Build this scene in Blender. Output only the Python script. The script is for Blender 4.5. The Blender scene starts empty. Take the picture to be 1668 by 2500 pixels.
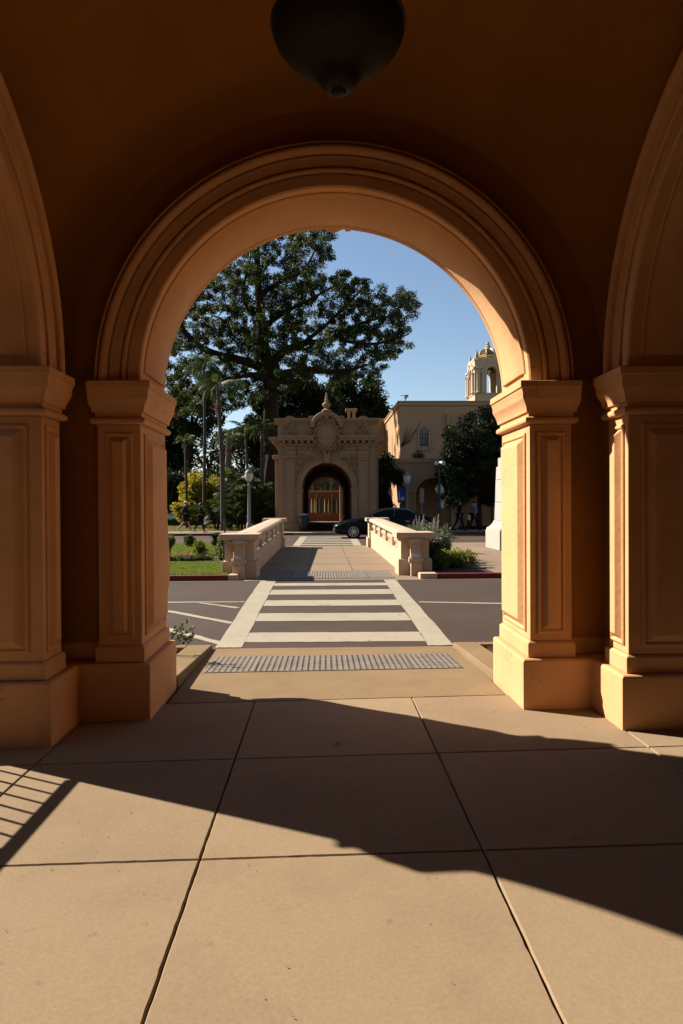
import bpy, bmesh, math, random
import numpy as np
from mathutils import Vector, Matrix

# ------------------------------------------------------------------ camera, sky, sun, exposure
sc = bpy.context.scene
YAW, PITCH, ROLL, EYE = .0278, -.0086, -.0053, 1.55
FPX = 1677.0            # focal length in pixels of a 1668 x 2500 picture
SUN_EL = math.radians(34.8)
SUN_AZ = math.atan2(-.88, .475)      # direction towards the sun, from +Y towards +X
SUN_DIR = Vector((math.sin(SUN_AZ)*math.cos(SUN_EL), math.cos(SUN_AZ)*math.cos(SUN_EL), math.sin(SUN_EL)))

fwd = Vector((math.sin(YAW)*math.cos(PITCH), math.cos(YAW)*math.cos(PITCH), math.sin(PITCH)))
rgt = Vector((math.cos(YAW), -math.sin(YAW), 0)); upv = rgt.cross(fwd)
r2 = rgt*math.cos(ROLL)+upv*math.sin(ROLL); u2 = -rgt*math.sin(ROLL)+upv*math.cos(ROLL)
cam_d = bpy.data.cameras.new('camera'); cam = bpy.data.objects.new('camera', cam_d)
sc.collection.objects.link(cam); sc.camera = cam
cam.matrix_world = Matrix(((r2.x, u2.x, -fwd.x, 0), (r2.y, u2.y, -fwd.y, 0), (r2.z, u2.z, -fwd.z, EYE), (0, 0, 0, 1)))
cam_d.sensor_fit = 'VERTICAL'; cam_d.sensor_height = 36; cam_d.lens = 36*FPX/2500
cam_d.clip_start = .05; cam_d.clip_end = 3000

world = bpy.data.worlds.new('World'); sc.world = world; world.use_nodes = True
wn = world.node_tree.nodes; wl = world.node_tree.links
sky = wn.new('ShaderNodeTexSky'); sky.sky_type = 'NISHITA'; sky.sun_disc = False
sky.sun_elevation = SUN_EL; sky.sun_rotation = SUN_AZ
sky.altitude = 50; sky.air_density = 1.0; sky.dust_density = .3; sky.ozone_density = 1.2
wl.new(sky.outputs[0], wn['Background'].inputs[0]); wn['Background'].inputs[1].default_value = .056

sun_d = bpy.data.lights.new('sun', 'SUN'); sun_d.energy = 5.0; sun_d.angle = math.radians(.53); sun_d.color = (1, .92, .80)
sun = bpy.data.objects.new('sun', sun_d); sc.collection.objects.link(sun)
sun.rotation_euler = (-SUN_DIR).to_track_quat('-Z', 'Y').to_euler(); sun.location = (-20, 10, 30)
sc.view_settings.view_transform = 'Standard'; sc.view_settings.look = 'None'
sc.view_settings.exposure = 1.3; sc.view_settings.gamma = 1.0
try: sc.view_settings.use_curve_mapping = False
except Exception: pass
sc.cycles.max_bounces = 6; sc.cycles.diffuse_bounces = 4; sc.cycles.transparent_max_bounces = 8
sc.cycles.use_denoising = True

# ------------------------------------------------------------------ helpers
rnd = random.Random(7); nrs = np.random.RandomState(11)
COL = sc.collection
def P(x, y, Y):
    """world point seen at photo pixel (x, y) at distance Y along the walk"""
    d = fwd + r2*((x-834)/FPX) - u2*((y-1250)/FPX)
    t = Y/d.y
    return Vector((d.x*t, Y, EYE+d.z*t))
def tag(o, label=None, cat=None, group=None, kind=None):
    if label: o['label'] = label
    if cat: o['category'] = cat
    if group: o['group'] = group
    if kind: o['kind'] = kind
    return o
def empty(name, loc=(0, 0, 0), rz=0, parent=None):
    o = bpy.data.objects.new(name, None); COL.objects.link(o); o.location = loc; o.rotation_euler[2] = rz
    o.empty_display_size = .1
    if parent: o.parent = parent
    return o
class MB:
    def __init__(s): s.v = []; s.f = []
    def add(s, vs, fs):
        n = len(s.v); s.v += [tuple(v) for v in vs]; s.f += [tuple(i+n for i in f) for f in fs]; return s
    def box(s, x0, x1, y0, y1, z0, z1):
        return s.add([(x0,y0,z0),(x1,y0,z0),(x1,y1,z0),(x0,y1,z0),(x0,y0,z1),(x1,y0,z1),(x1,y1,z1),(x0,y1,z1)],
              [(3,2,1,0),(4,5,6,7),(0,1,5,4),(1,2,6,5),(2,3,7,6),(3,0,4,7)])
    def loft(s, rings, cap=True, closed=True):
        n = len(rings[0]); vs = [p for r in rings for p in r]; fs = []
        for i in range(len(rings)-1):
            for j in range(n if closed else n-1):
                k = (j+1) % n
                fs.append((i*n+j, i*n+k, (i+1)*n+k, (i+1)*n+j))
        if cap: fs.append(tuple(range(n-1, -1, -1))); fs.append(tuple((len(rings)-1)*n+j for j in range(n)))
        return s.add(vs, fs)
    def lathe(s, prof, c=(0, 0, 0), seg=16, ang=0):
        rings = [[(c[0]+r*math.cos(ang+2*math.pi*j/seg), c[1]+r*math.sin(ang+2*math.pi*j/seg), c[2]+z) for j in range(seg)] for r, z in prof]
        return s.loft(rings)
    def tube(s, pts, rad, seg=6):
        pts = [Vector(p) for p in pts]; rings = []
        if not hasattr(rad, '__len__'): rad = [rad]*len(pts)
        pv = None
        for i, p in enumerate(pts):
            t = (pts[min(i+1, len(pts)-1)]-pts[max(i-1, 0)])
            t = t.normalized() if t.length > 1e-9 else Vector((0, 0, 1))
            if pv is None: pv = t.orthogonal().normalized()
            pv = (pv-t*pv.dot(t)); pv = pv.normalized() if pv.length > 1e-6 else t.orthogonal().normalized()
            b = t.cross(pv)
            rings.append([p+(pv*math.cos(2*math.pi*j/seg)+b*math.sin(2*math.pi*j/seg))*rad[i] for j in range(seg)])
        return s.loft(rings)
    def ball(s, c, r, seg=10, rings=6):
        rx, ry, rz = r if hasattr(r, '__len__') else (r, r, r)
        R = []
        for i in range(rings+1):
            a = -math.pi/2+math.pi*i/rings; k = max(math.cos(a), .02)
            R.append([(c[0]+rx*k*math.cos(2*math.pi*j/seg), c[1]+ry*k*math.sin(2*math.pi*j/seg), c[2]+rz*math.sin(a)) for j in range(seg)])
        return s.loft(R)
    def mesh(s, name):
        me = bpy.data.meshes.new(name); me.from_pydata(s.v, [], s.f); me.update()
        bm = bmesh.new(); bm.from_mesh(me); bmesh.ops.recalc_face_normals(bm, faces=bm.faces); bm.to_mesh(me); bm.free()
        return me
    def build(s, name, mat, parent=None, bevel=0, smooth=False, loc=None, rz=0, seg=2):
        me = s.mesh(name); me.materials.append(mat)
        return link(name, me, parent, bevel, smooth, loc, rz, seg)
def link(name, me, parent=None, bevel=0, smooth=False, loc=None, rz=0, seg=2):
    o = bpy.data.objects.new(name, me); COL.objects.link(o)
    if parent: o.parent = parent
    if loc is not None: o.location = loc
    o.rotation_euler[2] = rz
    if smooth:
        me.shade_smooth()
        if smooth != 'all':
            me.set_sharp_from_angle(angle=math.radians(38))
    if bevel:
        b = o.modifiers.new('edge', 'BEVEL'); b.width = bevel; b.segments = seg; b.limit_method = 'ANGLE'; b.angle_limit = math.radians(40)
    return o
def copy_tree(o, parent=None):
    c = o.copy(); COL.objects.link(c); c.parent = parent
    for ch in list(o.children): copy_tree(ch, c)
    return c
def fast_mesh(name, V, Fq, mat, parent=None, smooth=False):
    V = np.asarray(V, np.float32); Fq = np.asarray(Fq, np.int32); k = Fq.shape[1]
    me = bpy.data.meshes.new(name); me.vertices.add(len(V)); me.vertices.foreach_set('co', V.ravel())
    me.loops.add(Fq.size); me.loops.foreach_set('vertex_index', Fq.ravel())
    me.polygons.add(len(Fq)); me.polygons.foreach_set('loop_start', np.arange(0, Fq.size, k, dtype=np.int32))
    me.update(calc_edges=True); me.validate()
    me.materials.append(mat)
    return link(name, me, parent, smooth=('all' if smooth else False))

# ------------------------------------------------------------------ materials
AL = .675      # scales base colours down to suit the higher exposure
def mat(name, col, rough=.8, var=.12, scale=3., bump=.15, bscale=45., spec=.3, metal=0., stain=0., stain_col=None, sscale=1.2, per_obj=0., detail=6, bdist=.01, coat=0., grain=0., gscale=120.):
    col = [c*AL for c in col]; stain_col = [c*AL for c in stain_col] if stain_col else None
    m = bpy.data.materials.new(name); m.use_nodes = True; nt = m.node_tree; N = nt.nodes; L = nt.links
    b = N['Principled BSDF']; b.inputs['Roughness'].default_value = rough; b.inputs['Metallic'].default_value = metal
    b.inputs['Specular IOR Level'].default_value = spec; b.inputs['Coat Weight'].default_value = coat
    tc = N.new('ShaderNodeTexCoord')
    nz = N.new('ShaderNodeTexNoise'); nz.inputs['Scale'].default_value = scale; nz.inputs['Detail'].default_value = detail; nz.inputs['Roughness'].default_value = .62
    L.new(tc.outputs['Object'], nz.inputs['Vector'])
    rp = N.new('ShaderNodeValToRGB'); rp.color_ramp.elements[0].position = .28; rp.color_ramp.elements[1].position = .74
    rp.color_ramp.elements[0].color = (*[c*(1-var) for c in col], 1); rp.color_ramp.elements[1].color = (*[min(c*(1+var), 1) for c in col], 1)
    L.new(nz.outputs['Fac'], rp.inputs[0]); out = rp.outputs[0]
    if stain > 0:
        n2 = N.new('ShaderNodeTexNoise'); n2.inputs['Scale'].default_value = sscale; n2.inputs['Detail'].default_value = 8; n2.inputs['Roughness'].default_value = .7
        L.new(tc.outputs['Object'], n2.inputs['Vector'])
        r3 = N.new('ShaderNodeValToRGB'); r3.color_ramp.elements[0].position = .52; r3.color_ramp.elements[1].position = .78
        L.new(n2.outputs['Fac'], r3.inputs[0])
        mu = N.new('ShaderNodeMath'); mu.operation = 'MULTIPLY'; mu.inputs[1].default_value = stain; L.new(r3.outputs[0], mu.inputs[0])
        mx = N.new('ShaderNodeMixRGB'); L.new(mu.outputs[0], mx.inputs[0]); L.new(out, mx.inputs[1])
        mx.inputs[2].default_value = (*(stain_col or [c*.45 for c in col]), 1); out = mx.outputs[0]
    if grain > 0:
        n4 = N.new('ShaderNodeTexNoise'); n4.inputs['Scale'].default_value = gscale; n4.inputs['Detail'].default_value = 3; n4.inputs['Roughness'].default_value = .8; L.new(tc.outputs['Object'], n4.inputs['Vector'])
        m4 = N.new('ShaderNodeMapRange'); m4.inputs[1].default_value = .25; m4.inputs[2].default_value = .75; m4.inputs[3].default_value = 1-grain; m4.inputs[4].default_value = 1+grain; L.new(n4.outputs['Fac'], m4.inputs[0])
        h4 = N.new('ShaderNodeHueSaturation'); L.new(m4.outputs[0], h4.inputs['Value']); L.new(out, h4.inputs['Color']); out = h4.outputs[0]
    if per_obj > 0:
        oi = N.new('ShaderNodeObjectInfo'); mr = N.new('ShaderNodeMapRange'); mr.inputs[3].default_value = 1-per_obj; mr.inputs[4].default_value = 1+per_obj
        L.new(oi.outputs['Random'], mr.inputs[0]); hs = N.new('ShaderNodeHueSaturation'); L.new(mr.outputs[0], hs.inputs['Value']); L.new(out, hs.inputs['Color']); out = hs.outputs[0]
    L.new(out, b.inputs['Base Color'])
    if bump > 0:
        n3 = N.new('ShaderNodeTexNoise'); n3.inputs['Scale'].default_value = bscale; n3.inputs['Detail'].default_value = 5; L.new(tc.outputs['Object'], n3.inputs['Vector'])
        bp = N.new('ShaderNodeBump'); bp.inputs['Strength'].default_value = bump; bp.inputs['Distance'].default_value = bdist
        L.new(n3.outputs['Fac'], bp.inputs['Height']); L.new(bp.outputs[0], b.inputs['Normal'])
    return m
def add_specks(m, scale, thr, col, amount=1.):
    """small dark spots with a shape of their own"""
    nt = m.node_tree; N = nt.nodes; L = nt.links; b = N['Principled BSDF']
    src = b.inputs['Base Color'].links[0].from_socket; tc = [n for n in N if n.type == 'TEX_COORD'][0]
    nz = N.new('ShaderNodeTexNoise'); nz.inputs['Scale'].default_value = 30; mxv = N.new('ShaderNodeVectorMath'); mxv.operation = 'MULTIPLY_ADD'
    L.new(tc.outputs['Object'], nz.inputs['Vector']); L.new(nz.outputs['Color'], mxv.inputs[0]); mxv.inputs[1].default_value = (.05,)*3; L.new(tc.outputs['Object'], mxv.inputs[2])
    v = N.new('ShaderNodeTexVoronoi'); v.inputs['Scale'].default_value = scale; L.new(mxv.outputs[0], v.inputs['Vector'])
    # spot size varies per cell, most cells have none
    sp = N.new('ShaderNodeSeparateColor'); L.new(v.outputs['Color'], sp.inputs[0])
    pw = N.new('ShaderNodeMath'); pw.operation = 'POWER'; pw.inputs[1].default_value = 5; L.new(sp.outputs[0], pw.inputs[0])
    ml = N.new('ShaderNodeMath'); ml.operation = 'MULTIPLY'; ml.inputs[1].default_value = thr; L.new(pw.outputs[0], ml.inputs[0])
    sb = N.new('ShaderNodeMath'); sb.operation = 'SUBTRACT'; L.new(ml.outputs[0], sb.inputs[0]); L.new(v.outputs['Distance'], sb.inputs[1])
    mr = N.new('ShaderNodeMapRange'); mr.inputs[1].default_value = -.02; mr.inputs[2].default_value = .08; mr.inputs[4].default_value = amount; L.new(sb.outputs[0], mr.inputs[0])
    mx = N.new('ShaderNodeMixRGB'); L.new(mr.outputs[0], mx.inputs[0]); L.new(src, mx.inputs[1]); mx.inputs[2].default_value = (*col, 1)
    L.new(mx.outputs[0], b.inputs['Base Color']); return m
def add_cracks(m, scale, width, col, amount):
    nt = m.node_tree; N = nt.nodes; L = nt.links; b = N['Principled BSDF']
    src = b.inputs['Base Color'].links[0].from_socket; tc = [n for n in N if n.type == 'TEX_COORD'][0]
    nz = N.new('ShaderNodeTexNoise'); nz.inputs['Scale'].default_value = 5; nz.inputs['Detail'].default_value = 6; L.new(tc.outputs['Object'], nz.inputs['Vector'])
    mv = N.new('ShaderNodeVectorMath'); mv.operation = 'MULTIPLY_ADD'; mv.inputs[1].default_value = (.35,)*3; L.new(nz.outputs['Color'], mv.inputs[0]); L.new(tc.outputs['Object'], mv.inputs[2])
    v = N.new('ShaderNodeTexVoronoi'); v.feature = 'DISTANCE_TO_EDGE'; v.inputs['Scale'].default_value = scale; L.new(mv.outputs[0], v.inputs['Vector'])
    mr = N.new('ShaderNodeMapRange'); mr.inputs[1].default_value = 0; mr.inputs[2].default_value = width; mr.inputs[3].default_value = 1; mr.inputs[4].default_value = 0; L.new(v.outputs['Distance'], mr.inputs[0])
    n2 = N.new('ShaderNodeTexNoise'); n2.inputs['Scale'].default_value = 1.4; L.new(tc.outputs['Object'], n2.inputs['Vector'])
    m2 = N.new('ShaderNodeMapRange'); m2.inputs[1].default_value = .52; m2.inputs[2].default_value = .66; m2.inputs[4].default_value = amount; L.new(n2.outputs['Fac'], m2.inputs[0])
    mu = N.new('ShaderNodeMath'); mu.operation = 'MULTIPLY'; L.new(mr.outputs[0], mu.inputs[0]); L.new(m2.outputs[0], mu.inputs[1])
    mx = N.new('ShaderNodeMixRGB'); L.new(mu.outputs[0], mx.inputs[0]); L.new(src, mx.inputs[1]); mx.inputs[2].default_value = (*col, 1)
    L.new(mx.outputs[0], b.inputs['Base Color']); return m
def leaf_mat(name, c1, c2, trans=.3, rough=.45):
    c1 = [c*.75 for c in c1]; c2 = [c*.75 for c in c2]; rough = max(rough, .55)
    m = bpy.data.materials.new(name); m.use_nodes = True; nt = m.node_tree; N = nt.nodes; L = nt.links; b = N['Principled BSDF']
    g = N.new('ShaderNodeNewGeometry'); rp = N.new('ShaderNodeValToRGB'); rp.color_ramp.elements[0].color = (*c1, 1); rp.color_ramp.elements[1].color = (*c2, 1)
    L.new(g.outputs['Random Per Island'], rp.inputs[0]); L.new(rp.outputs[0], b.inputs['Base Color'])
    b.inputs['Roughness'].default_value = rough; b.inputs['Specular IOR Level'].default_value = .15
    t = N.new('ShaderNodeBsdfTranslucent'); hs = N.new('ShaderNodeHueSaturation'); hs.inputs['Value'].default_value = 1.7; hs.inputs['Hue'].default_value = .48
    L.new(rp.outputs[0], hs.inputs['Color']); L.new(hs.outputs[0], t.inputs[0])
    mx = N.new('ShaderNodeMixShader'); mx.inputs[0].default_value = trans; L.new(b.outputs[0], mx.inputs[1]); L.new(t.outputs[0], mx.inputs[2])
    L.new(mx.outputs[0], N['Material Output'].inputs[0]); return m

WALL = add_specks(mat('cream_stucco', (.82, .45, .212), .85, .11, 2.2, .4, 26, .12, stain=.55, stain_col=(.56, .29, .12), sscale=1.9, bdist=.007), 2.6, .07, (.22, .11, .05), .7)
add_cracks(WALL, 1.1, .006, (.20, .10, .045), .55)
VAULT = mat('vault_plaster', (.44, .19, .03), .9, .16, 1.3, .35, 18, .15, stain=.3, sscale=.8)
FLOOR = add_specks(mat('walk_concrete', (.358, .255, .157), .85, .13, 1.5, .16, 70, .06, stain=.6, stain_col=(.285, .20, .118), sscale=1.5, per_obj=.07, bdist=.004, grain=.12, gscale=60), 11, .24, (.14, .095, .058), .42)
add_cracks(FLOOR, .9, .004, (.12, .08, .05), .3)
RAMP = mat('ramp_concrete', (.30, .205, .112), .85, .13, 1.8, .2, 90, .06, grain=.12, gscale=80, stain=.3, stain_col=(.37, .26, .15), sscale=2.4, bdist=.004)
SHUT = mat('light_block_dark', (.12, .05, .03), .85, .2, 6, .2, 30, .2)  # plain dark tone for added walls that keep light out of the arcade
JOINT = mat('joint_dirt', (.10, .066, .042), .95, .3, 12, .3, 80, .1)
MEDIAN = mat('median_concrete', (.31, .215, .135), .85, .08, .9, .25, 80, .2, stain=.25, sscale=.5)
BALU = mat('cast_stone', (.66, .49, .33), .85, .08, 1.6, .3, 50, .2, stain=.25, sscale=1.2)
ASPH = mat('asphalt', (.074, .044, .028), .9, .18, .9, .6, 150, .25, grain=.25, gscale=60, stain=.5, stain_col=(.085, .060, .043), sscale=.25, bdist=.008)
add_cracks(ASPH, .55, .012, (.022, .016, .012), .7)
PAINT = mat('road_paint', (.44, .375, .27), .75, .08, 2, .3, 150, .25, stain=.5, stain_col=(.30, .24, .165), sscale=1.6, bdist=.005, grain=.12, gscale=40)
add_specks(PAINT, 9, .25, (.06, .045, .035), .8)
REDP = mat('red_kerb_paint', (.19, .012, .011), .6, .2, 4, .2, 60, .35, stain=.4, stain_col=(.11, .02, .018), sscale=3)
TACT = mat('tactile_metal', (.25, .21, .17), .75, .2, 5, .1, 80, .2, stain=.5, stain_col=(.17, .13, .095), sscale=4)
MULCH = mat('mulch', (.075, .042, .025), .95, .5, 25, .8, 60, .1, bdist=.03)
SOIL = mat('soil', (.09, .06, .04), .95, .3, 6, .6, 40, .1, bdist=.03)
LAWN = mat('lawn_soil', (.055, .075, .018), .95, .3, 5, .6, 60, .1, bdist=.02)
FIELD = mat('park_ground', (.085, .10, .03), .95, .3, .3, .4, 8, .1)
STONE = mat('gate_stone', (.37, .215, .12), .88, .1, 1.2, .3, 30, .15, stain=.4, stain_col=(.23, .13, .07), sscale=.9)
ORN = mat('ornament_stone', (.33, .195, .11), .9, .25, 5, .4, 20, .15, stain=.5, stain_col=(.09, .05, .027), sscale=3)
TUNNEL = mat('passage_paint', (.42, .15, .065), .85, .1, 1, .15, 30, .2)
MUSE = mat('museum_stucco', (.54, .325, .18), .88, .08, .6, .25, 20, .15, stain=.25, stain_col=(.43, .245, .13), sscale=.35)
WSTONE = mat('pale_stone', (.48, .43, .37), .85, .07, 1.5, .2, 40, .2, stain=.3, stain_col=(.36, .32, .28), sscale=.9)
BRONZE = mat('dark_bronze', (.018, .012, .006), .6, .4, 6, .2, 30, .3)
IRON = mat('black_iron', (.02, .02, .02), .5, .2, 10, .1, 60, .4, metal=.3)
LAMPGREY = mat('lamp_grey_paint', (.22, .215, .20), .6, .1, 4, .1, 60, .3)
GLASSW = mat('lamp_glass', (.58, .56, .52), .3, .05, 4, 0, 60, .5)
DKGLASS = mat('dark_glass', (.006, .006, .006), .15, .1, 1, 0, 10, .15)
CARBLK = mat('car_black', (.004, .0035, .003), .3, .1, 1, 0, 10, .12, coat=.04)
CHROME = mat('chrome', (.7, .7, .7), .18, .03, 2, 0, 10, .5, metal=1.)
RUBBER = mat('tyre_rubber', (.012, .012, .012), .85, .1, 10, .1, 60, .2)
SILVER = mat('wheel_silver', (.62, .62, .62), .35, .04, 4, 0, 10, .5, metal=.6)
WOODD = mat('dark_timber', (.06, .03, .018), .7, .2, 6, .2, 30, .3)
BARK = mat('bark', (.042, .028, .019), .95, .35, 5, .8, 14, .1, bdist=.05)
PALMB = mat('palm_trunk', (.085, .07, .058), .9, .2, 4, .4, 14, .15, bdist=.03)
ROYAL = mat('smooth_palm_trunk', (.14, .12, .105), .85, .12, 2, .2, 10, .15)
PALESTEM = mat('pale_stem', (.55, .47, .40), .9, .2, 5, .4, 12, .15, bdist=.03)
L_FIG = leaf_mat('fig_leaf', (.014, .025, .005), (.08, .105, .024), .36, .4)
L_DARK = leaf_mat('dark_leaf', (.010, .020, .006), (.035, .055, .014), .2)
L_OAK = leaf_mat('olive_leaf', (.03, .032, .012), (.085, .08, .028), .25)
L_YEL = leaf_mat('yellow_green_leaf', (.17, .165, .012), (.36, .31, .02), .42, .55)
L_MID = leaf_mat('green_leaf', (.035, .065, .01), (.11, .16, .03), .38)
L_PALM = leaf_mat('palm_leaf', (.018, .04, .007), (.06, .09, .02), .3, .4)
L_DRY = leaf_mat('dry_leaf', (.20, .12, .05), (.34, .22, .11), .2, .7)
L_PINK = leaf_mat('dusty_pink_fruit', (.16, .075, .05), (.30, .15, .11), .2, .7)
L_RED = leaf_mat('red_leaf', (.02, .014, .006), (.075, .022, .012), .3)
L_PLUME = leaf_mat('grass_plume', (.24, .21, .17), (.40, .36, .29), .35, .7)
L_SAGE = leaf_mat('sage_leaf', (.06, .075, .04), (.14, .16, .09), .3)
L_LIME = leaf_mat('lime_leaf', (.07, .10, .012), (.22, .25, .03), .42)
GRASS = leaf_mat('grass_blade', (.07, .115, .012), (.15, .20, .03), .45, .5)
DRYGR = leaf_mat('dry_grass', (.13, .13, .03), (.26, .22, .07), .4, .6)
PETAL = leaf_mat('rose_petal', (.5, .03, .10), (.75, .15, .25), .3)
MAG = mat('magenta_petal', (.42, .01, .20), .6, .1, 4, 0)
SKIN = mat('skin', (.40, .20, .13), .6, .05, 5, 0)
BLACKC = mat('black_cloth', (.010, .010, .012), .9, .2, 10, .1, 80, .1)
NAVYC = mat('dark_navy_cloth', (.016, .017, .026), .9, .2, 10, .1, 80, .1)
BLUEC = mat('blue_grey_cloth', (.12, .19, .26), .9, .2, 10, .1, 80, .1)
WHITEC = mat('white_cloth', (.75, .74, .72), .8, .05, 10, .05, 80, .1)
HAIRD = mat('dark_hair', (.022, .010, .006), .6, .3, 20, .2, 60, .3)

# ------------------------------------------------------------------ the setting: ground, floor, roads
BX, BY = .11, 3.18                      # centre of the arcade bay
def fz(x, y):                            # the arcade floor falls gently across, dying out at the road
    k = 1 if y <= 5.5 else max(0, (7.5-y)/2.)
    return .0134*(x-BX)*k if abs(x-BX) < 3.2 else .0134*math.copysign(3.2, x-BX)*k

g = MB().add([(-600, -300, -.22), (600, -300, -.22), (600, 1500, -.22), (-600, 1500, -.22)], [(0, 1, 2, 3)]).build('ground', FIELD)
tag(g, kind='structure')
jx = [-3.04, -1.77, -.55, .71, 2.04, 3.3]; jy = [-1.9, -.65, .6, 1.8, 3.04, 4.25, 5.50]
fl = MB().add([(jx[0], jy[0], fz(jx[0], 0)-.03), (jx[-1], jy[0], fz(jx[-1], 0)-.03), (jx[-1], 5.5, fz(jx[-1], 0)-.03), (jx[0], 5.5, fz(jx[0], 0)-.03),
               (jx[-1], 7.5, -.03), (jx[0], 7.5, -.03)], [(0, 1, 2, 3), (3, 2, 4, 5)]).build('arcade_floor', JOINT)
tag(fl, kind='structure')
def slab(x0, x1, y0, y1, material, name='slab', gap=.0045, jag=.0018):
    """one cast slab, edges slightly crumbled, as deep as the joint"""
    n = 26; pts = []
    def edge(a, b):
        for i in range(n):
            t = i/n; pts.append((a[0]+(b[0]-a[0])*t+rnd.uniform(-jag, jag), a[1]+(b[1]-a[1])*t+rnd.uniform(-jag, jag)))
    a, b, c, d = (x0+gap, y0+gap), (x1-gap, y0+gap), (x1-gap, y1-gap), (x0+gap, y1-gap)
    edge(a, b); edge(b, c); edge(c, d); edge(d, a)
    cx, cy = (x0+x1)/2, (y0+y1)/2
    m = MB(); r0 = [(x, y, fz(x, y)-.05) for x, y in pts]; r1 = [(x, y, fz(x, y)-.006) for x, y in pts]
    r2_ = [(cx+(x-cx)*.992, cy+(y-cy)*.992, fz(x, y)) for x, y in pts]
    m.loft([r0, r1, r2_], cap=True)
    return m.build(name, material, fl)
for i in range(len(jx)-1):
    for j in range(len(jy)-1): slab(jx[i], jx[i+1], jy[j], jy[j+1], FLOOR)
# ramp down to the road: one wide slab
m = MB(); nx, ny = 30, 20; x0, x1, y0, y1 = -1.24, 1.47, 5.507, 7.40
vs = [(x0+(x1-x0)*i/nx, y0+(y1-y0)*j/ny, fz(x0+(x1-x0)*i/nx, y0+(y1-y0)*j/ny)) for j in range(ny+1) for i in range(nx+1)]
m.add(vs, [(j*(nx+1)+i, j*(nx+1)+i+1, (j+1)*(nx+1)+i+1, (j+1)*(nx+1)+i) for j in range(ny) for i in range(nx)])
m.build('ramp', RAMP, fl)
MB().box(-1.24, 1.47, 7.404, 7.53, -.1, 0).build('gutter', RAMP, fl, bevel=.008)
# forecourt outside the arcade on both sides (lit concrete)
for (a, b, c, d, n) in ((-14, -3.05, -14, 7.3, 'forecourt'), (3.31, 14, -14, 7.3, 'forecourt'), (-3.04, 3.3, -14, -1.91, 'forecourt')):
    tag(MB().box(a, b, c, d, -.12, -.035).build(n, FLOOR), kind='structure')

road = tag(MB().box(-120, 120, 7.53, 14.42, -.3, -.004).build('road', ASPH), kind='structure')
road2 = tag(MB().box(-120, 120, 26.9, 37.1, -.3, -.004).build('road', ASPH), kind='structure')
def paint(pts, z, parent, name):
    """thin painted strip with slightly worn edges"""
    n = 14; ring = []
    for a, b in zip(pts, pts[1:]+pts[:1]):
        for i in range(n): ring.append((a[0]+(b[0]-a[0])*i/n+rnd.uniform(-.008, .008), a[1]+(b[1]-a[1])*i/n+rnd.uniform(-.012, .012)))
    MB().add([(x, y, z) for x, y in ring], [tuple(range(len(ring)))]).build(name, PAINT, parent)
def lerp(a, b, t): return a+(b-a)*t
def crosswalk(parent, bars, y0, y1, L0, L1, R0, R1):
    paint([(L0[0], y0), (L0[1], y0), (L1[1], y1), (L1[0], y1)], .001, parent, 'crosswalk_edge')
    paint([(R0[0], y0), (R0[1], y0), (R1[1], y1), (R1[0], y1)], .001, parent, 'crosswalk_edge')
    for a, b in bars:
        t = ((a+b)/2-y0)/(y1-y0)
        xa, xb = lerp(L0[1], L1[1], t)+.004, lerp(R0[0], R1[0], t)-.004
        paint([(xa, a+.03), (xb, a-.03), (xb, b-.03), (xa, b+.03)], .001, parent, 'crosswalk_bar')
crosswalk(road, [(7.84, 8.43), (9.27, 9.95), (10.69, 11.33), (12.06, 12.76), (13.39, 13.84)], 7.58, 14.38, (-1.19, -.9), (-1.30, -.98), (1.17, 1.45), (1.28, 1.53))
crosswalk(road2, [(27.5, 28.1), (28.9, 29.5), (30.3, 30.95), (31.8, 32.4), (33.2, 33.9), (34.6, 35.1)], 27.0, 35.3, (-1.18, -.87), (-1.14, -.78), (1.22, 1.53), (1.33, 1.70))
for pts in ([(-9, 11.3), (-1.27, 11.17), (-1.27, 11.27), (-9, 11.42)], [(-2.02, 11.14), (-1.95, 11.16), (-1.27, 10.6), (-1.33, 10.5)],
            [(-3.6, 11.02), (-2.29, 10.2), (-1.24, 9.13), (-1.18, 9.22), (-2.25, 10.32), (-3.5, 11.1)], [(-3.2, 9.75), (-1.96, 8.66), (-1.2, 7.78), (-1.14, 7.88), (-1.9, 8.78), (-3.1, 9.82)],
            [(1.55, 10.97), (8, 9.6), (8, 9.7), (1.55, 11.08)], [(-60, 31.9), (-1.5, 31.9), (-1.5, 32.02), (-60, 32.02)], [(2, 31.9), (60, 31.9), (60, 32.02), (2, 32.02)]):
    paint(pts, .0005, road if pts[0][1] < 20 else road2, 'lane_line')
tag(MB().box(-120, -1.28, 14.30, 14.42, -.1, .004).build('gutter_strip', MEDIAN, None, .01), kind='structure')
tag(MB().box(1.55, 120, 14.30, 14.42, -.1, .004).build('gutter_strip', MEDIAN, None, .01), kind='structure')

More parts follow.
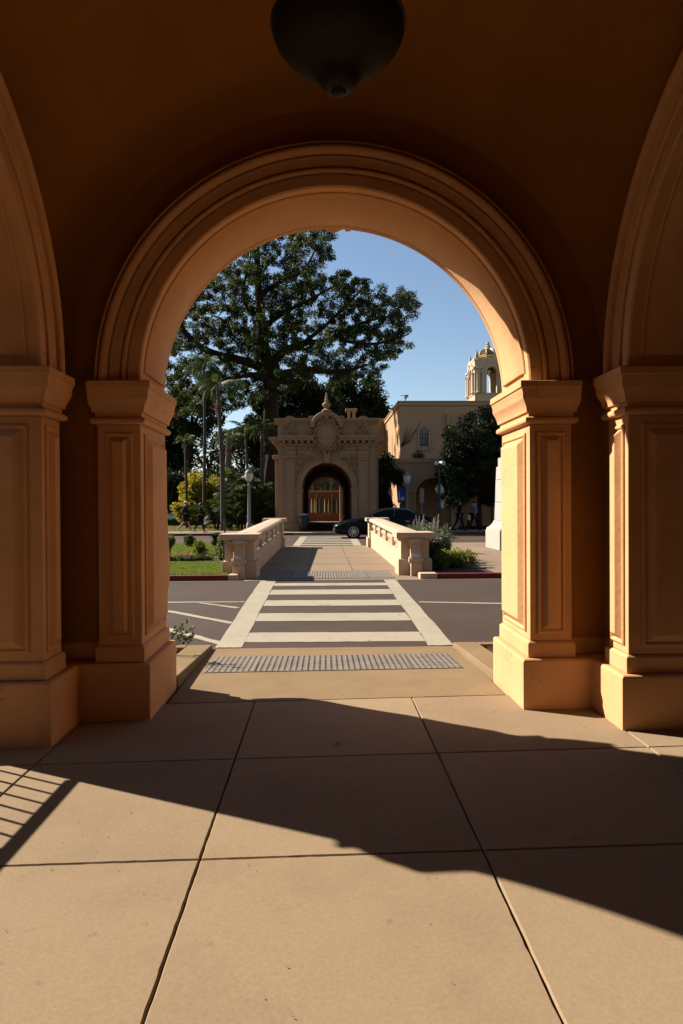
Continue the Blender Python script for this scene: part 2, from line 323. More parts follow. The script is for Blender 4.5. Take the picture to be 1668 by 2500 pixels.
# tactile dome plates
def tactile(x0, x1, y0, y1, zf, cols, rows, name):
    base = MB().add([(x, y, zf(x, y)+.006) for x, y in ((x0, y0), (x1, y0), (x1-.03, y1), (x0+.03, y1))], [(0, 1, 2, 3)]).build(name, TACT)
    tag(base, kind='structure')
    V = []; Fq = []
    for i in range(cols):
        for j in range(rows):
            t = (j+.5)/rows; x = lerp(x0+.03*t, x1-.03*t, (i+.5)/cols); y = lerp(y0, y1, t); z = zf(x, y)+.006; n = len(V)
            a, b_ = .016, .009
            for r, h in ((a, 0), (b_, .008)):
                for k in range(6): V.append((x+r*math.cos(k*math.pi/3), y+r*math.sin(k*math.pi/3), z+h))
            for k in range(6): Fq.append((n+k, n+(k+1) % 6, n+6+(k+1) % 6, n+6+k))
            Fq.append((n+6, n+7, n+8, n+9)); Fq.append((n+9, n+10, n+11, n+6))
    d = fast_mesh('domes', V, Fq, TACT, base); tag(d, kind='stuff')
    for i in range(1, 5):
        x = lerp(x0, x1, i/5.); MB().box(x-.004, x+.004, y0+.01, y1-.01, zf(x, y0)+.0062, zf(x, y0)+.0085).build('plate_seam', JOINT, base)
    return base
tactile(-1.13, 1.33, 6.46, 7.10, fz, 44, 10, 'tactile_paving')
tactile(-1.27, 1.56, 14.68, 16.15, lambda x, y: .004, 46, 20, 'tactile_paving')
tactile(-.55, .95, 37.25, 38.3, lambda x, y: .13, 26, 14, 'tactile_paving')

# planting beds beside the ramp
for s in (-1, 1):
    xi0, xi1 = ((-1.255, -1.20) if s < 0 else (1.485, 1.42))
    w = .27*s; kerb = MB()
    b0, b1 = 5.99, 7.52
    kerb.loft([[(xi0, b0, -.05), (xi0+w, b0, -.05), (xi0+w, b0, .085), (xi0+.01*s, b0, .085)], [(xi1, b1, -.05), (xi1+w, b1, -.05), (xi1+w, b1, .045), (xi1+.01*s, b1, .045)]])
    tag(kerb.build('bed_kerb', RAMP, None, .012), kind='structure')
    xa, xb = sorted((xi1+w+.004*s, xi1+8*s))
    tag(MB().box(xa, xb, 7.40, 7.52, -.1, .045).build('bed_kerb', RAMP, None, .012), kind='structure')
    xa, xb = sorted((xi0+w+.02*s, xi0+8*s))
    bed = tag(MB().box(xa, xb, 5.99, 7.396, -.1, .025).build('planting_bed', MULCH), kind='structure')
    V = []; Fq = []
    for i in range(900):
        x = rnd.uniform(xa, xa+1.2) if s > 0 else rnd.uniform(xb-1.2, xb); y = rnd.uniform(6, 7.38); a = rnd.uniform(0, 6.3); l = rnd.uniform(.015, .05); w_ = rnd.uniform(.004, .01); n = len(V)
        ca, sa = math.cos(a), math.sin(a); z = .027+rnd.uniform(0, .02); dz = rnd.uniform(-.012, .012)
        for u, v in ((-l, -w_), (l, -w_), (l, w_), (-l, w_)): V.append((x+u*ca-v*sa, y+u*sa+v*ca, z+dz*u/l))
        Fq.append((n, n+1, n+2, n+3))
    tag(fast_mesh('bark_chips', V, Fq, MULCH, bed), kind='stuff')

# ------------------------------------------------------------------ the arcade we stand in
HALF, T, R, ZS = 1.98, .80, 1.46, 2.48
arc = tag(empty('arcade', (BX, BY, 0)), 'cream stucco arcade with round arches and a plastered vault around the viewer', 'arcade')
OUT = HALF+T
def plan(o, recess=True, oo=None):
    e = min(o, .04) if oo is None else oo
    p = [(R-o, HALF-o), (R-o, OUT+e), (OUT+e, OUT+e), (OUT+e, R-o), (HALF-o, R-o)]
    if recess: p += [(HALF-o, 1.78+min(o, .05)), (2.07, 1.78+min(o, .05)), (2.07, 2.07), (1.78+min(o, .05), 2.07), (1.78+min(o, .05), HALF-o)]
    else: p += [(HALF-o, HALF-o)]
    return p
def loft_plan(prof, recess):
    return MB().loft([[(x, y, z) for x, y in plan(o, recess)] for z, o in prof])
def raised_panel(w, h, lift=.03, bev=.045):
    """moulded raised panel lying in local XZ, facing -Y, origin at its centre bottom"""
    m = MB(); a = w/2
    def rect(i, d): return [(-a+i, -d, i), (a-i, -d, i), (a-i, -d, h-i), (-a+i, -d, h-i)]
    m.loft([rect(0, -.01), rect(0, .008), rect(.012, .016), rect(.022, .014), rect(.030, .002), rect(.034, .002), rect(.034+bev, lift), rect(.05+bev, lift)])
    return m
corner0 = empty('corner_pier', (0, 0, 0), 0, arc)
loft_plan([(-.05, .075), (.375, .075), (.388, .070), (.395, .06)], False).build('plinth', WALL, corner0, .012)
loft_plan([(.397, .022), (.505, .022), (.515, .010), (.52, .004)], True).build('base_block', WALL, corner0, .006)
loft_plan([(.52, 0), (2.165, 0)], True).build('shaft', WALL, corner0, .008)
loft_plan([(2.165, .006), (2.168, .026), (2.178, .038), (2.192, .042), (2.206, .038), (2.216, .026), (2.219, .012), (2.25, .012), (2.253, .030),
           (2.27, .032), (2.29, .037), (2.32, .050), (2.345, .066), (2.352, .070), (2.395, .072), (2.405, .078), (2.425, .082), (2.43, .092), (2.474, .092), (2.48, .086)], True).build('capital', WALL, corner0, 0, True)
pn = raised_panel(.215, 1.53, .042, .036).mesh('panel'); pn.materials.append(WALL)
pj = raised_panel(.64, 1.53, .045, .05).mesh('panel'); pj.materials.append(WALL)
# faces towards the bay (two) and jamb faces (two)
for me, loc, rz in ((pn, (1.62, HALF-.002, .575), 0), (pn, (HALF-.002, 1.62, .575), -math.pi/2), (pj, (R-.002, HALF+T/2+.01, .575), -math.pi/2), (pj, (HALF+T/2+.01, R-.002, .575), 0)):
    link('panel', me, corner0, .003, False, loc, rz)
shade_strips = MB(); shade_strips.box(2.058, 2.0695, 1.782, 2.058, .53, ZS+.02); shade_strips.box(1.782, 2.0695, 2.058, 2.0695, .53, ZS+.02); shade_strips.build('recess', VAULT, corner0)  # vault-coloured strips over the pier wall, painting in the recess shade
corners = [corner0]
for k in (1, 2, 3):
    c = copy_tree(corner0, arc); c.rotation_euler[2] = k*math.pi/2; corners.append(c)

# arch unit: local frame, wall along x, bay centre at origin, inner face towards -y at y = HALF
NA = 64
def sweep(prof, a0=0., a1=math.pi, n=NA, closed=True, cap=False):
    rings = []
    for i in range(n+1):
        a = lerp(a0, a1, i/n); rings.append([(r*math.cos(a), y, ZS+r*math.sin(a)) for r, y in prof])
    return MB().loft(rings, cap=cap, closed=closed)
arch0 = empty('arch', (0, 0, 0), 0, arc)
inner = [(R+.012, HALF+.0), (R+.092, HALF-.001), (R+.096, HALF+.012), (R+.104, HALF+.012), (R+.107, HALF-.014), (R+.120, HALF-.022), (R+.135, HALF-.018), (R+.142, HALF+.012), (R+.150, HALF+.012), (R+.153, HALF-.008),
         (R+.20, HALF-.010), (R+.222, HALF-.020), (R+.228, HALF-.004), (R+.234, HALF-.004), (R+.237, HALF-.036), (R+.252, HALF-.054), (R+.272, HALF-.060), (R+.290, HALF-.052), (R+.299, HALF-.034),
         (R+.302, HALF-.006), (R+.309, HALF-.006), (R+.312, HALF-.034), (R+.327, HALF-.034), (R+.331, HALF-.012), (R+.333, HALF+.10)]
outer = [(r, 2*HALF+T-y) for r, y in inner]
sweep(inner+outer[::-1]+[(R, OUT-.012), (R, HALF+.012)]).build('archivolt', WALL, arch0, 0, True)
def soffit_ring(y0, y1, lift): return [(R-l, y) for y, l in ((y0, -.01), (y0, .006), (y0+.010, .014), (y0+.02, .012), (y0+.026, .002), (y0+.03, .002), (y0+.066, lift), (y1-.066, lift), (y1-.03, .002), (y1-.026, .002), (y1-.02, .012), (y1-.01, .014), (y1, .006), (y1, -.01))]
sweep(soffit_ring(HALF+.085, OUT-.085, .024), .06, math.pi-.06, cap=True).build('soffit_panel', WALL, arch0, 0, True)
# spandrel wall, thick, from the archivolt up to the vault and to the corners
m = MB(); pts = []
for i in range(NA+1):
    a = math.pi*i/NA; c, s_ = math.cos(a), math.sin(a)
    k = min((2.07/abs(c)) if abs(c) > 1e-6 else 1e9, (3.2/s_) if s_ > 1e-6 else 1e9)
    pts.append(((R+.2)*c, ZS+(R+.2)*s_, k*c, ZS+k*s_))
ri = [(p[0], HALF+.09, p[1]) for p in pts]; ro = [(p[2], HALF+.09, p[3]) for p in pts]
rx = [(p[2], OUT-.02, p[3]) for p in pts]; ry = [(p[0], OUT-.02, p[1]) for p in pts]
m.loft([ri, ro, rx, ry, ri], cap=False, closed=False)
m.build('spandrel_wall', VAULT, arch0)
arches = [arch0]
for k in (1, 2, 3):
    c = copy_tree(arch0, arc); c.rotation_euler[2] = k*math.pi/2; arches.append(c)
# scrolled keystone on the outer face of the arch over the crosswalk
ks = MB()
for x0, x1, d in ((-.15, -.105, .0), (-.08, .08, .0), (.105, .15, .0)):
    for_x = [lerp(x0, x1, q/8) for q in range(9)]
    ks.loft([[(x, OUT-.01, ZS+R+.012), (x, OUT+.06, ZS+R+.03-.03*(math.sin(math.pi*(x-x0)/(x1-x0)) if x1-x0 > .1 else .6)), (x, OUT+.13, ZS+R+.055-.03*(math.sin(math.pi*(x-x0)/(x1-x0)) if x1-x0 > .1 else .6)), (x, OUT+.17, ZS+R+.12), (x, OUT+.14, ZS+R+.42), (x, OUT-.01, ZS+R+.46)] for x in for_x])
ks.build('keystone', WALL, arch0, .015)
# vault: sail vault over the square bay
n = 40; vs = []; W = 2.075; RV = math.sqrt(2)*W+.002
for j in range(n+1):
    for i in range(n+1):
        x, y = lerp(-W, W, i/n), lerp(-W, W, j/n); vs.append((x, y, ZS+math.sqrt(max(RV*RV-x*x-y*y, 0))))
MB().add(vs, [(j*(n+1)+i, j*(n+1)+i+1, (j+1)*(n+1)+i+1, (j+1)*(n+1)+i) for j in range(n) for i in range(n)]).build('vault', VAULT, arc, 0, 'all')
# corners above the capitals, attic and roof
for sx in (-1, 1):
    for sy in (-1, 1):
        a, b = sorted((sx*2.072, sx*(OUT-.02))); c, d = sorted((sy*2.072, sy*(OUT-.02)))
        MB().box(a, b, c, d, ZS+.001, ZS+3.19).build('corner_wall', WALL, arc)
MB().box(-OUT-.12, OUT+.12, -OUT-4.9, OUT+.12, ZS+3.2, ZS+3.5).build('roof', WALL, arc, .02)
# second bay behind the viewer
back = empty('back_bay', (0, -2*HALF-T-.05, 0), 0, arc)
for k in (1, 2, 3):
    c = copy_tree(arch0, back); c.rotation_euler[2] = k*math.pi/2
    for o in list(c.children):
        if o.name.startswith('keystone'): bpy.data.objects.remove(o)
for k in (1, 2):
    c = copy_tree(corner0, back); c.rotation_euler[2] = k*math.pi/2
for s in (-1, 1):
    a, b = sorted((s*HALF, s*OUT)); MB().box(a, b, R, OUT-.06, 0, ZS).build('pier', WALL, back, .01)
    for sy in (-1, 1):
        a, b = sorted((s*2.072, s*(OUT-.02))); c, d = sorted((sy*2.072, sy*(OUT-.06))); MB().box(a, b, c, d, ZS+.001, ZS+3.19).build('corner_wall', WALL, back)
vb = [o for o in arc.children if o.name.startswith('vault')][0]; v2 = vb.copy(); COL.objects.link(v2); v2.parent = back
for o in list(arches[0].children):
    if o.name.startswith('keystone'): pass
for a_ in arches[1:]:
    for o in list(a_.children):
        if o.name.startswith('keystone'): bpy.data.objects.remove(o)
for s in (-1, 1):
    a, b = sorted((s*(OUT+.03), s*(OUT+.2))); MB().box(a, b, -OUT-4.85, -OUT+.1, -.05, ZS+3.19).build('light_block_side', SHUT, arc)  # unseen walls added to close the back bay against side light
MB().box(-OUT, OUT, -OUT-5.05, -OUT-4.86, -.05, ZS+3.19).build('light_block_back', SHUT, arc)  # unseen wall added to stop light from behind the viewer
MB().box(OUT+1.3, OUT+9, -14, OUT-.1, -.05, 7.2).build('sky_block', SHUT, arc, .02)  # unseen mass added to cut off the sky on the right
MB().box(-OUT-14, -OUT-4.6, -16, -3.4, -.05, 8.5).build('sky_block', SHUT, arc, .02)  # unseen mass added to cut sky light from the left
MB().box(-OUT-14, -OUT-10.2, -3.39, 9.5, -.05, 6.6).build('sky_block', SHUT, arc, .02)  # added out of view below the sun's path, hides more left-hand sky
MB().box(-OUT+.02, -OUT+.14, -R-.2, -.62, -.05, ZS+1.6).build('sun_block', SHUT, arc)  # unseen panel added to shrink the sun patch and its bounce
# unseen bracket on the pier's outer face, shaped to cast the floor shadow bump
m = MB(); prof = [(0, .74), (.10, .76), (.20, .84), (.255, .95), (.25, 1.10), (.20, 1.28), (.17, 1.45), (.15, 1.6), (.09, 1.8), (.05, 2.02), (0, 2.10)]
m.loft([[(x, OUT+d, z) for d, z in prof] for x in (-R-.02, -R-.06, -R-.24, -R-.28)]); m.build('shadow_bracket', WALL, arc, .01)

# pendant lamp
lamp = tag(empty('pendant_lamp', (.085, 3.18, 0)), 'dark bronze bowl pendant lamp hanging from the vault crown', 'lamp')
LZ = P(826, 92, 3.18).z
MB().lathe([(.035, -.246), (.07, -.232), (.088, -.205), (.095, -.192), (.115, -.168), (.155, -.138), (.21, -.10), (.255, -.062), (.287, -.02), (.300, .012), (.303, .02), (.303, .04), (.29, .045), (.272, .03), (.22, -.04), (.02, -.12)], (0, 0, LZ), 48).build('bowl', BRONZE, lamp, 0, True)
MB().lathe([(.001, -.268), (.02, -.264), (.033, -.255), (.036, -.246)], (0, 0, LZ), 20).build('finial', BRONZE, lamp, 0, True)
MB().lathe([(.012, .1), (.012, 5.39-LZ)], (0, 0, LZ), 10).build('stem', BRONZE, lamp)
MB().lathe([(.02, 5.36-LZ), (.09, 5.37-LZ), (.10, 5.42-LZ)], (0, 0, LZ), 20).build('ceiling_rose', BRONZE, lamp)
for k in range(3):
    a = k*2.094; MB().tube([(.285*math.cos(a), .285*math.sin(a), LZ+.04), (.012*math.cos(a), .012*math.sin(a), LZ+.62)], .005, 6).build('chain', BRONZE, lamp)

MB().lathe([(.302, .045), (.312, .047), (.312, .058), (.302, .06)], (0, 0, LZ), 48).build('rim', BRONZE, lamp, 0, True)
# railing in the left-hand arch (its shadow falls on the floor)
rail = tag(empty('railing', (-2.60, 0, 0)), 'black iron railing with thin bars in the left-hand arch', 'railing')
MB().box(-.022, .022, 2.58, 4.60, .870, .912).build('top_rail', IRON, rail)
MB().box(-.015, .015, 2.58, 4.60, .09, .12).build('bottom_rail', IRON, rail)
bme = MB().box(-.007, .007, -.007, .007, .12, .870).mesh('bar'); bme.materials.append(IRON)
y = 4.52
while y > 2.6:
    link('bar', bme, rail, loc=(0, y, 0)); y -= .122
# magenta petal and litter on the floor
pet = MB()
for k in range(5):
    a = k*1.257+.3; c, s_ = math.cos(a), math.sin(a)
    pet.add([(0, 0, .004), (.016*c-.008*s_, .016*s_+.008*c, .012), (.026*c, .026*s_, .009+.004*(k % 3)), (.016*c+.008*s_, .016*s_-.008*c, .013)], [(0, 1, 2, 3)])
tag(pet.build('petal', MAG, None, loc=(.09, 4.45, fz(.09, 4.45))), 'small magenta blossom fallen on the shaded floor slab', 'blossom')
V = []; Fq = []
for i in range(120):
    x = rnd.uniform(-1.6, 2.0); y = rnd.uniform(2.05, 5.4) if i < 95 else rnd.uniform(5.6, 7.3); a = rnd.uniform(0, 6.3); l = rnd.choice([.0015, .002, .0025, .003, .004, .004, .005, .009]); w_ = rnd.uniform(.0012, .0026); n = len(V)
    if i >= 95: x = rnd.uniform(-1.1, 1.3)
    z = fz(x, y)+.004; ca, sa = math.cos(a), math.sin(a)
    for u, v, h in ((-l, -w_, 0), (l, -w_, .002), (l*.9, w_, .004), (-l*.8, w_, .001)): V.append((x+u*ca-v*sa, y+u*sa+v*ca, z+h))
    Fq.append((n, n+1, n+2, n+3))
tag(fast_mesh('floor_litter', V, Fq, mat('litter', (.11, .07, .045), .9, .5, 30, 0)), 'scattered twig bits and grit on the arcade floor', 'litter', kind='stuff')

# ------------------------------------------------------------------ the median with its two balustrades
tag(MB().box(-1.80, 2.05, 14.42, 26.9, -.3, 0).build('median_walk', MEDIAN), kind='structure')
wk = [o for o in COL.objects if o.name == 'median_walk'][0]
for yj in (16.35, 18.4, 20.5, 22.6, 24.7): MB().box(-1.5, 1.75, yj-.006, yj+.006, .0005, .0025).build('joint_line', JOINT, wk)
for xj in (-.35, .72): MB().box(xj-.006, xj+.006, 16.35, 26.8, .0008, .003).build('joint_line', JOINT, wk)
isl = tag(MB().box(-120, -2.02, 14.60, 26.8, -.3, .10).build('lawn', LAWN), kind='structure')
tag(MB().box(-120, -1.99, 14.42, 14.596, -.3, .115).build('red_kerb', REDP, None, .02), kind='structure')
tag(MB().box(2.42, 120, 14.42, 14.596, -.3, .115).build('red_kerb', REDP, None, .02), kind='structure')
tag(MB().box(-1.985, -1.79, 14.42, 14.75, -.3, .12).build('kerb_end', BALU, None, .015), kind='structure')
tag(MB().box(2.055, 2.415, 14.42, 14.75, -.3, .12).build('kerb_end', BALU, None, .015), kind='structure')
tag(MB().box(2.06, 3.75, 14.60, 26.8, -.3, .09).build('planting_bed', SOIL), kind='structure')
tag(MB().box(3.754, 120, 14.60, 26.8, -.3, .10).build('side_walk', MEDIAN), kind='structure')
tag(MB().box(-120, -2.4, 26.8, 26.9, -.3, .11).build('red_kerb', REDP, None, .02), kind='structure')
tag(MB().box(2.7, 120, 26.8, 26.9, -.3, .11).build('red_kerb', REDP, None, .02), kind='structure')
tag(MB().box(-120, 120, 37.1, 40.6, -.3, .12).build('far_walk', MEDIAN), kind='structure')
tag(MB().box(-120, -1.6, 37.0, 37.1, -.3, .125).build('red_kerb', REDP, None, .02), kind='structure')
tag(MB().box(2.2, 120, 37.0, 37.1, -.3, .125).build('red_kerb', REDP, None, .02), kind='structure')
tag(MB().box(-120, -3.2, 40.6, 58, -.3, .10).build('far_lawn', LAWN), kind='structure')
tag(MB().box(-120, -6, 58, 66, -.3, .05).build('parking_road', ASPH), kind='structure')

def balustrade(name, label, xin, s, y0, y1, zt0, zt1):
    """xin = face towards the walk, s = +1 when the body lies at larger x"""
    t = tag(empty(name, (0, 0, 0)), label, 'balustrade', 'balustrades along the median walk')
    def X(a): return xin+s*a
    def xbox(m, a, b, c, d, z0, z1): lo, hi = sorted((X(a), X(b))); return m.box(lo, hi, c, d, z0, z1)
    def rz(y): return lerp(zt0, zt1, (y-y0)/(y1-y0))
    def lbox(m, a, b, ya, yb, dz0, dz1, abs0=False):
        lo, hi = sorted((X(a), X(b)))
        A = (0 if abs0 else rz(ya)+dz0); B = (0 if abs0 else rz(yb)+dz0)
        m.loft([[(lo, ya, A), (hi, ya, A), (hi, ya, rz(ya)+dz1), (lo, ya, rz(ya)+dz1)], [(lo, yb, B), (hi, yb, B), (hi, yb, rz(yb)+dz1), (lo, yb, rz(yb)+dz1)]]); return m
    # pedestals at both ends
    for k, (ya, yb, zt) in enumerate(((y0, y0+.72, zt0), (y1-.72, y1, zt1))):
        p = empty('pedestal', (0, 0, 0), 0, t)
        xbox(MB(), -.03, .72, ya-.04, yb+.04, -.02, .36).build('pedestal_base', BALU, p, .012)
        xbox(MB(), .03, .66, ya+.01, yb-.01, .36, zt-.15).build('pedestal_die', BALU, p, .008)
        xbox(MB(), .0, .69, ya-.02, yb+.02, zt-.17, zt-.13).build('pedestal_moulding', BALU, p, .012)
        xbox(MB(), -.08, .78, ya-.10, yb+.08, zt-.13, zt).build('pedestal_cap', BALU, p, .012)
    # scroll bracket on the near end
    bx0, bx1 = sorted((X(.22), X(.46)))
    prof = [(0, .86), (-.13, .86), (-.155, .835), (-.16, .80), (-.14, .765), (-.10, .755), (-.085, .72), (-.10, .64), (-.16, .54), (-.225, .45), (-.25, .40), (-.255, .34), (-.235, .30), (-.26, .295), (-.26, -.02), (0, -.02)]
    m = MB(); m.loft([[(x, y0-.005+d, z*zt0/1.0) for d, z in prof] for x in (bx0, bx1)]); m.build('scroll_bracket', BALU, t, .012)
    for xx in (bx0-.02, bx1+.02):
        for (d, z, r) in ((-.12, .80, .05), (-.17, .37, .07)):
            m = MB(); m.loft([[(xx+dx, y0+d+rr*math.cos(q*math.pi/6), z*zt0+rr*math.sin(q*math.pi/6)) for q in range(12)] for dx, rr in ((-.018, r*.8), (-.018, r), (.018, r), (.018, r*.8))]); m.build('volute', BALU, t, .006)
    # base course, top rail
    ya, yb = y0+.76, y1-.76
    lbox(MB(), .09, .50, ya, yb, 0, -.52, True).build('base_course', BALU, t, .01)
    lbox(MB(), .065, .53, ya, yb, -.52, -.475).build('base_moulding', BALU, t, .015)
    lbox(MB(), .07, .52, ya, yb, -.155, -.115).build('rail_moulding', BALU, t, .012)
    lo, hi = sorted((X(.02), X(.57)))
    rings = []
    for yy in (ya, yb):
        z = rz(yy); rings.append([(lo, yy, z-.115), (hi, yy, z-.115), (hi, yy, z-.05), (hi-.06, yy, z-.015), ((lo+hi)/2, yy, z), (lo+.06, yy, z-.015), (lo, yy, z-.05)])
    MB().loft(rings).build('top_rail', BALU, t, .01)
    # posts and turned balusters
    nb = 5; L_ = (yb-ya)/nb
    bal = MB().lathe([(.075, 0), (.075, .03), (.05, .05), (.085, .09), (.105, .13), (.10, .165), (.06, .22), (.05, .235), (.075, .245), (.075, .27)], seg=12).mesh('baluster'); bal.materials.append(BALU); bal.shade_smooth()
    for i in range(nb+1):
        yy = ya+i*L_
        if 0 < i < nb: lbox(MB(), .10, .49, yy-.06, yy+.06, -.476, -.153).build('post', BALU, t, .01)
        if i < nb:
            for q in range(7):
                yq = yy+L_*(q+.75)/7.5
                o = link('baluster', bal, t, loc=(X(.24), yq, rz(yq)-.477)); o.scale = (1.05, 1.05, 1.2)
    return t
balustrade('balustrade', 'cast stone balustrade left of the walk, beside the lawn', -1.46, -1, 14.97, 26.55, .955, 1.10)
balustrade('balustrade', 'cast stone balustrade right of the walk, beside the plume grass', 1.72, 1, 15.30, 26.45, .955, 1.10)

# ------------------------------------------------------------------ gateway across the far street
GX, GY = .27, 39.5
gate = tag(empty('gateway', (GX, GY, 0)), 'weathered stone gateway with round arch and oval cartouche across the street', 'gateway')
GR, GZ = 1.43, 2.60
def arch_wall(m, R_, zs, half, ztop, y0, y1, n=32, zb=0.):
    """wall slab with an arched opening down to the ground"""
    ins = [(R_, zb)]+[(R_*math.cos(math.pi*i/n), zs+R_*math.sin(math.pi*i/n)) for i in range(n+1)]+[(-R_, zb)]
    outs = []
    for (x, z) in ins:
        if z <= zs: outs.append((math.copysign(half, x), z))
        else:
            a = math.atan2(z-zs, x); c, s_ = math.cos(a), math.sin(a)
            k = min(half/abs(c) if abs(c) > 1e-6 else 1e9, (ztop-zs)/s_); outs.append((k*c, zs+k*s_))
    # corner points
    for sgn in (1, -1):
        ca = math.atan2(ztop-zs, half*sgn)
        best = min(range(len(outs)), key=lambda i: abs(math.atan2(outs[i][1]-zs, outs[i][0])-ca) if outs[i][1] > zs else 9)
        outs[best] = (half*sgn, ztop)
    A = [(x, y0, z) for x, z in ins]; B = [(x, y0, z) for x, z in outs]; C_ = [(x, y1, z) for x, z in outs]; D = [(x, y1, z) for x, z in ins]
    m.loft([A, B, C_, D, A], cap=False, closed=False); return m
arch_wall(MB(), GR, GZ, 2.80, 5.3, 0, 4.0).build('wall', STONE, gate)
MB().box(-2.80, 2.80, .0, 4.0, 5.302, 6.45).build('attic', STONE, gate, .01)
def sweep2(prof, cz, n=40, a0=0, a1=math.pi, cx=0):
    return MB().loft([[(cx+r*math.cos(lerp(a0, a1, i/n)), y, cz+r*math.sin(lerp(a0, a1, i/n))) for r, y in prof] for i in range(n+1)], cap=True)
sweep2([(GR, .05), (GR, -.09), (GR+.05, -.10), (GR+.16, -.11), (GR+.17, -.08), (GR+.27, -.08), (GR+.29, -.12), (GR+.34, -.12), (GR+.34, .05)], GZ).build('archivolt', STONE, gate, .008)
for s in (-1, 1):
    lo, hi = sorted((s*GR, s*(GR+.33)))
    MB().box(lo, hi, -.08, .05, .6, 2.33).build('jamb', STONE, gate, .01)
    q = MB(); q.box(lo-.04, hi+.04, -.12, .05, 2.33, 2.42); q.box(lo-.07, hi+.07, -.15, .05, 2.421, 2.51); q.box(lo-.03, hi+.03, -.10, .05, 2.511, 2.598)
    q.build('impost', STONE, gate, .012)
    lo, hi = sorted((s*1.80, s*2.38))
    MB().box(lo, hi, -.10, .05, .6, 4.15).build('pilaster', STONE, gate, .01)
    MB().box(lo+.1, hi-.1, -.125, -.098, .8, 4.0).build('pilaster_panel', STONE, gate, .02)
    q = MB(); q.box(lo-.03, hi+.03, -.14, .05, 4.151, 4.20); q.box(lo-.01, hi+.01, -.11, .05, 4.201, 4.32); q.box(lo-.09, hi+.09, -.20, .05, 4.321, 4.42); q.box(lo-.06, hi+.06, -.17, .05, 4.421, 4.49); q.build('pilaster_capital', STONE, gate, .012)
    q = MB(); q.box(lo-.03, hi+.03, -.15, .05, 4.50, 4.74); q.box(lo-.06, hi+.06, -.18, .05, 4.745, 4.79); q.box(lo-.01, hi+.01, -.13, .05, 4.80, 4.98); q.build('entablature_block', STONE, gate, .012)
    lo2, hi2 = sorted((s*1.40, s*2.50)); MB().box(lo2, hi2, -.22, .05, -.05, .55).build('plinth', STONE, gate, .02)
    lo2, hi2 = sorted((s*1.42, s*2.46)); MB().box(lo2, hi2, -.17, .05, .551, .62).build('plinth_moulding', STONE, gate, .02)
    lo2, hi2 = sorted((s*2.50, s*2.86)); MB().box(lo2, hi2, -.06, .3, -.05, .55).build('plinth', STONE, gate, .02)
    # side buttress with its own cornice seen past the corner
    lo2, hi2 = sorted((s*2.80, s*3.02)); MB().box(lo2, hi2, .8, 3.2, -.05, 4.3).build('side_pilaster', STONE, gate, .02)
    lo2, hi2 = sorted((s*2.80, s*3.16)); MB().box(lo2, hi2, .7, 3.3, 4.31, 4.55).build('side_capital', STONE, gate, .03)
    m = MB(); m.loft([[(s*2.80, .5, 4.95), (s*2.80, 3.5, 4.95), (s*3.0, 3.5, 5.0), (s*3.02, 3.5, 5.2), (s*3.38, 3.5, 5.46), (s*3.38, 3.5, 5.57), (s*2.80, 3.5, 5.57)],
                      ]*0 or [[(s*a, yy, z) for a, z in ((2.79, 4.95), (2.98, 5.0), (3.0, 5.2), (3.36, 5.44), (3.38, 5.57), (2.79, 5.57))] for yy in (.35, 3.65)]); m.build('side_cornice', STONE, gate, .02)
    # spandrel relief: scrolling foliage as small raised lumps and coils
    sp = MB(); r3 = random.Random(5)
    for i in range(60):
        x = r3.uniform(.75, 1.74); z = r3.uniform(3.25, 4.42)
        if math.hypot(x, z-GZ) < GR+.42: continue
        sp.ball((s*x, -.03, z), (r3.uniform(.04, .08), .05, r3.uniform(.03, .07)), 6, 4)
    for (cx, cz, r_) in ((1.50, 3.95, .19), (1.12, 4.25, .13), (1.60, 3.52, .11), (.86, 4.33, .08)):
        sp.tube([(s*(cx+r_*(1-i/22.)*math.cos(i*.55)), -.05, cz+r_*(1-i/22.)*math.sin(i*.55)) for i in range(20)], .022, 5)
    sp.build('spandrel_relief', ORN, gate, 0, True)
    q = MB(); q.box(*sorted((s*1.715, s*1.77)), -.06, .05, 2.7, 4.48); q.build('spandrel_frame', STONE, gate, .008)
    # attic ornament: shell-headed cartouche
    cx = s*2.10; q = MB(); q.loft([[(cx+a*k, -.10 if k < 1 else 0, z) for a, z in ((-.36, 5.60), (.36, 5.60), (.38, 5.75), (.28, 5.95), (.27, 6.25), (.38, 6.42), (.30, 6.60), (.18, 6.70), (0, 6.74), (-.18, 6.70), (-.30, 6.60), (-.38, 6.42), (-.27, 6.25), (-.28, 5.95), (-.38, 5.75))] for k in (1, .97, .9)]); q.build('attic_ornament', STONE, gate, .015)
    q = MB(); q.ball((cx, -.11, 6.40), (.17, .08, .17), 10, 6)
    for i in range(46):
        q.ball((cx+r3.uniform(-.26, .26), -.11, r3.uniform(5.68, 6.22)), (r3.uniform(.03, .06), .06, r3.uniform(.03, .06)), 6, 4)
    for sd in (-1, 1):
        q.tube([(cx+sd*(.31+.09*(1-i/16.)*math.cos(i*.6)), -.10, 5.72+.09*(1-i/16.)*math.sin(i*.6)) for i in range(14)], .025, 5)
        q.tube([(cx+sd*(.30+.08*(1-i/16.)*math.cos(i*.6)), -.10, 6.42+.08*(1-i/16.)*math.sin(i*.6)) for i in range(14)], .025, 5)
    q.build('attic_relief', ORN, gate, 0, True)
    # scroll beside the cartouche
    q = MB(); q.tube([(s*(.92+.15*(1-i/26.)*math.cos(math.pi-i*.5)), -.13, 5.80+.15*(1-i/26.)*math.sin(math.pi-i*.5)) for i in range(24)], [.05*(1-i/40.) for i in range(24)], 6); q.build('side_scroll', STONE, gate, 0, True)
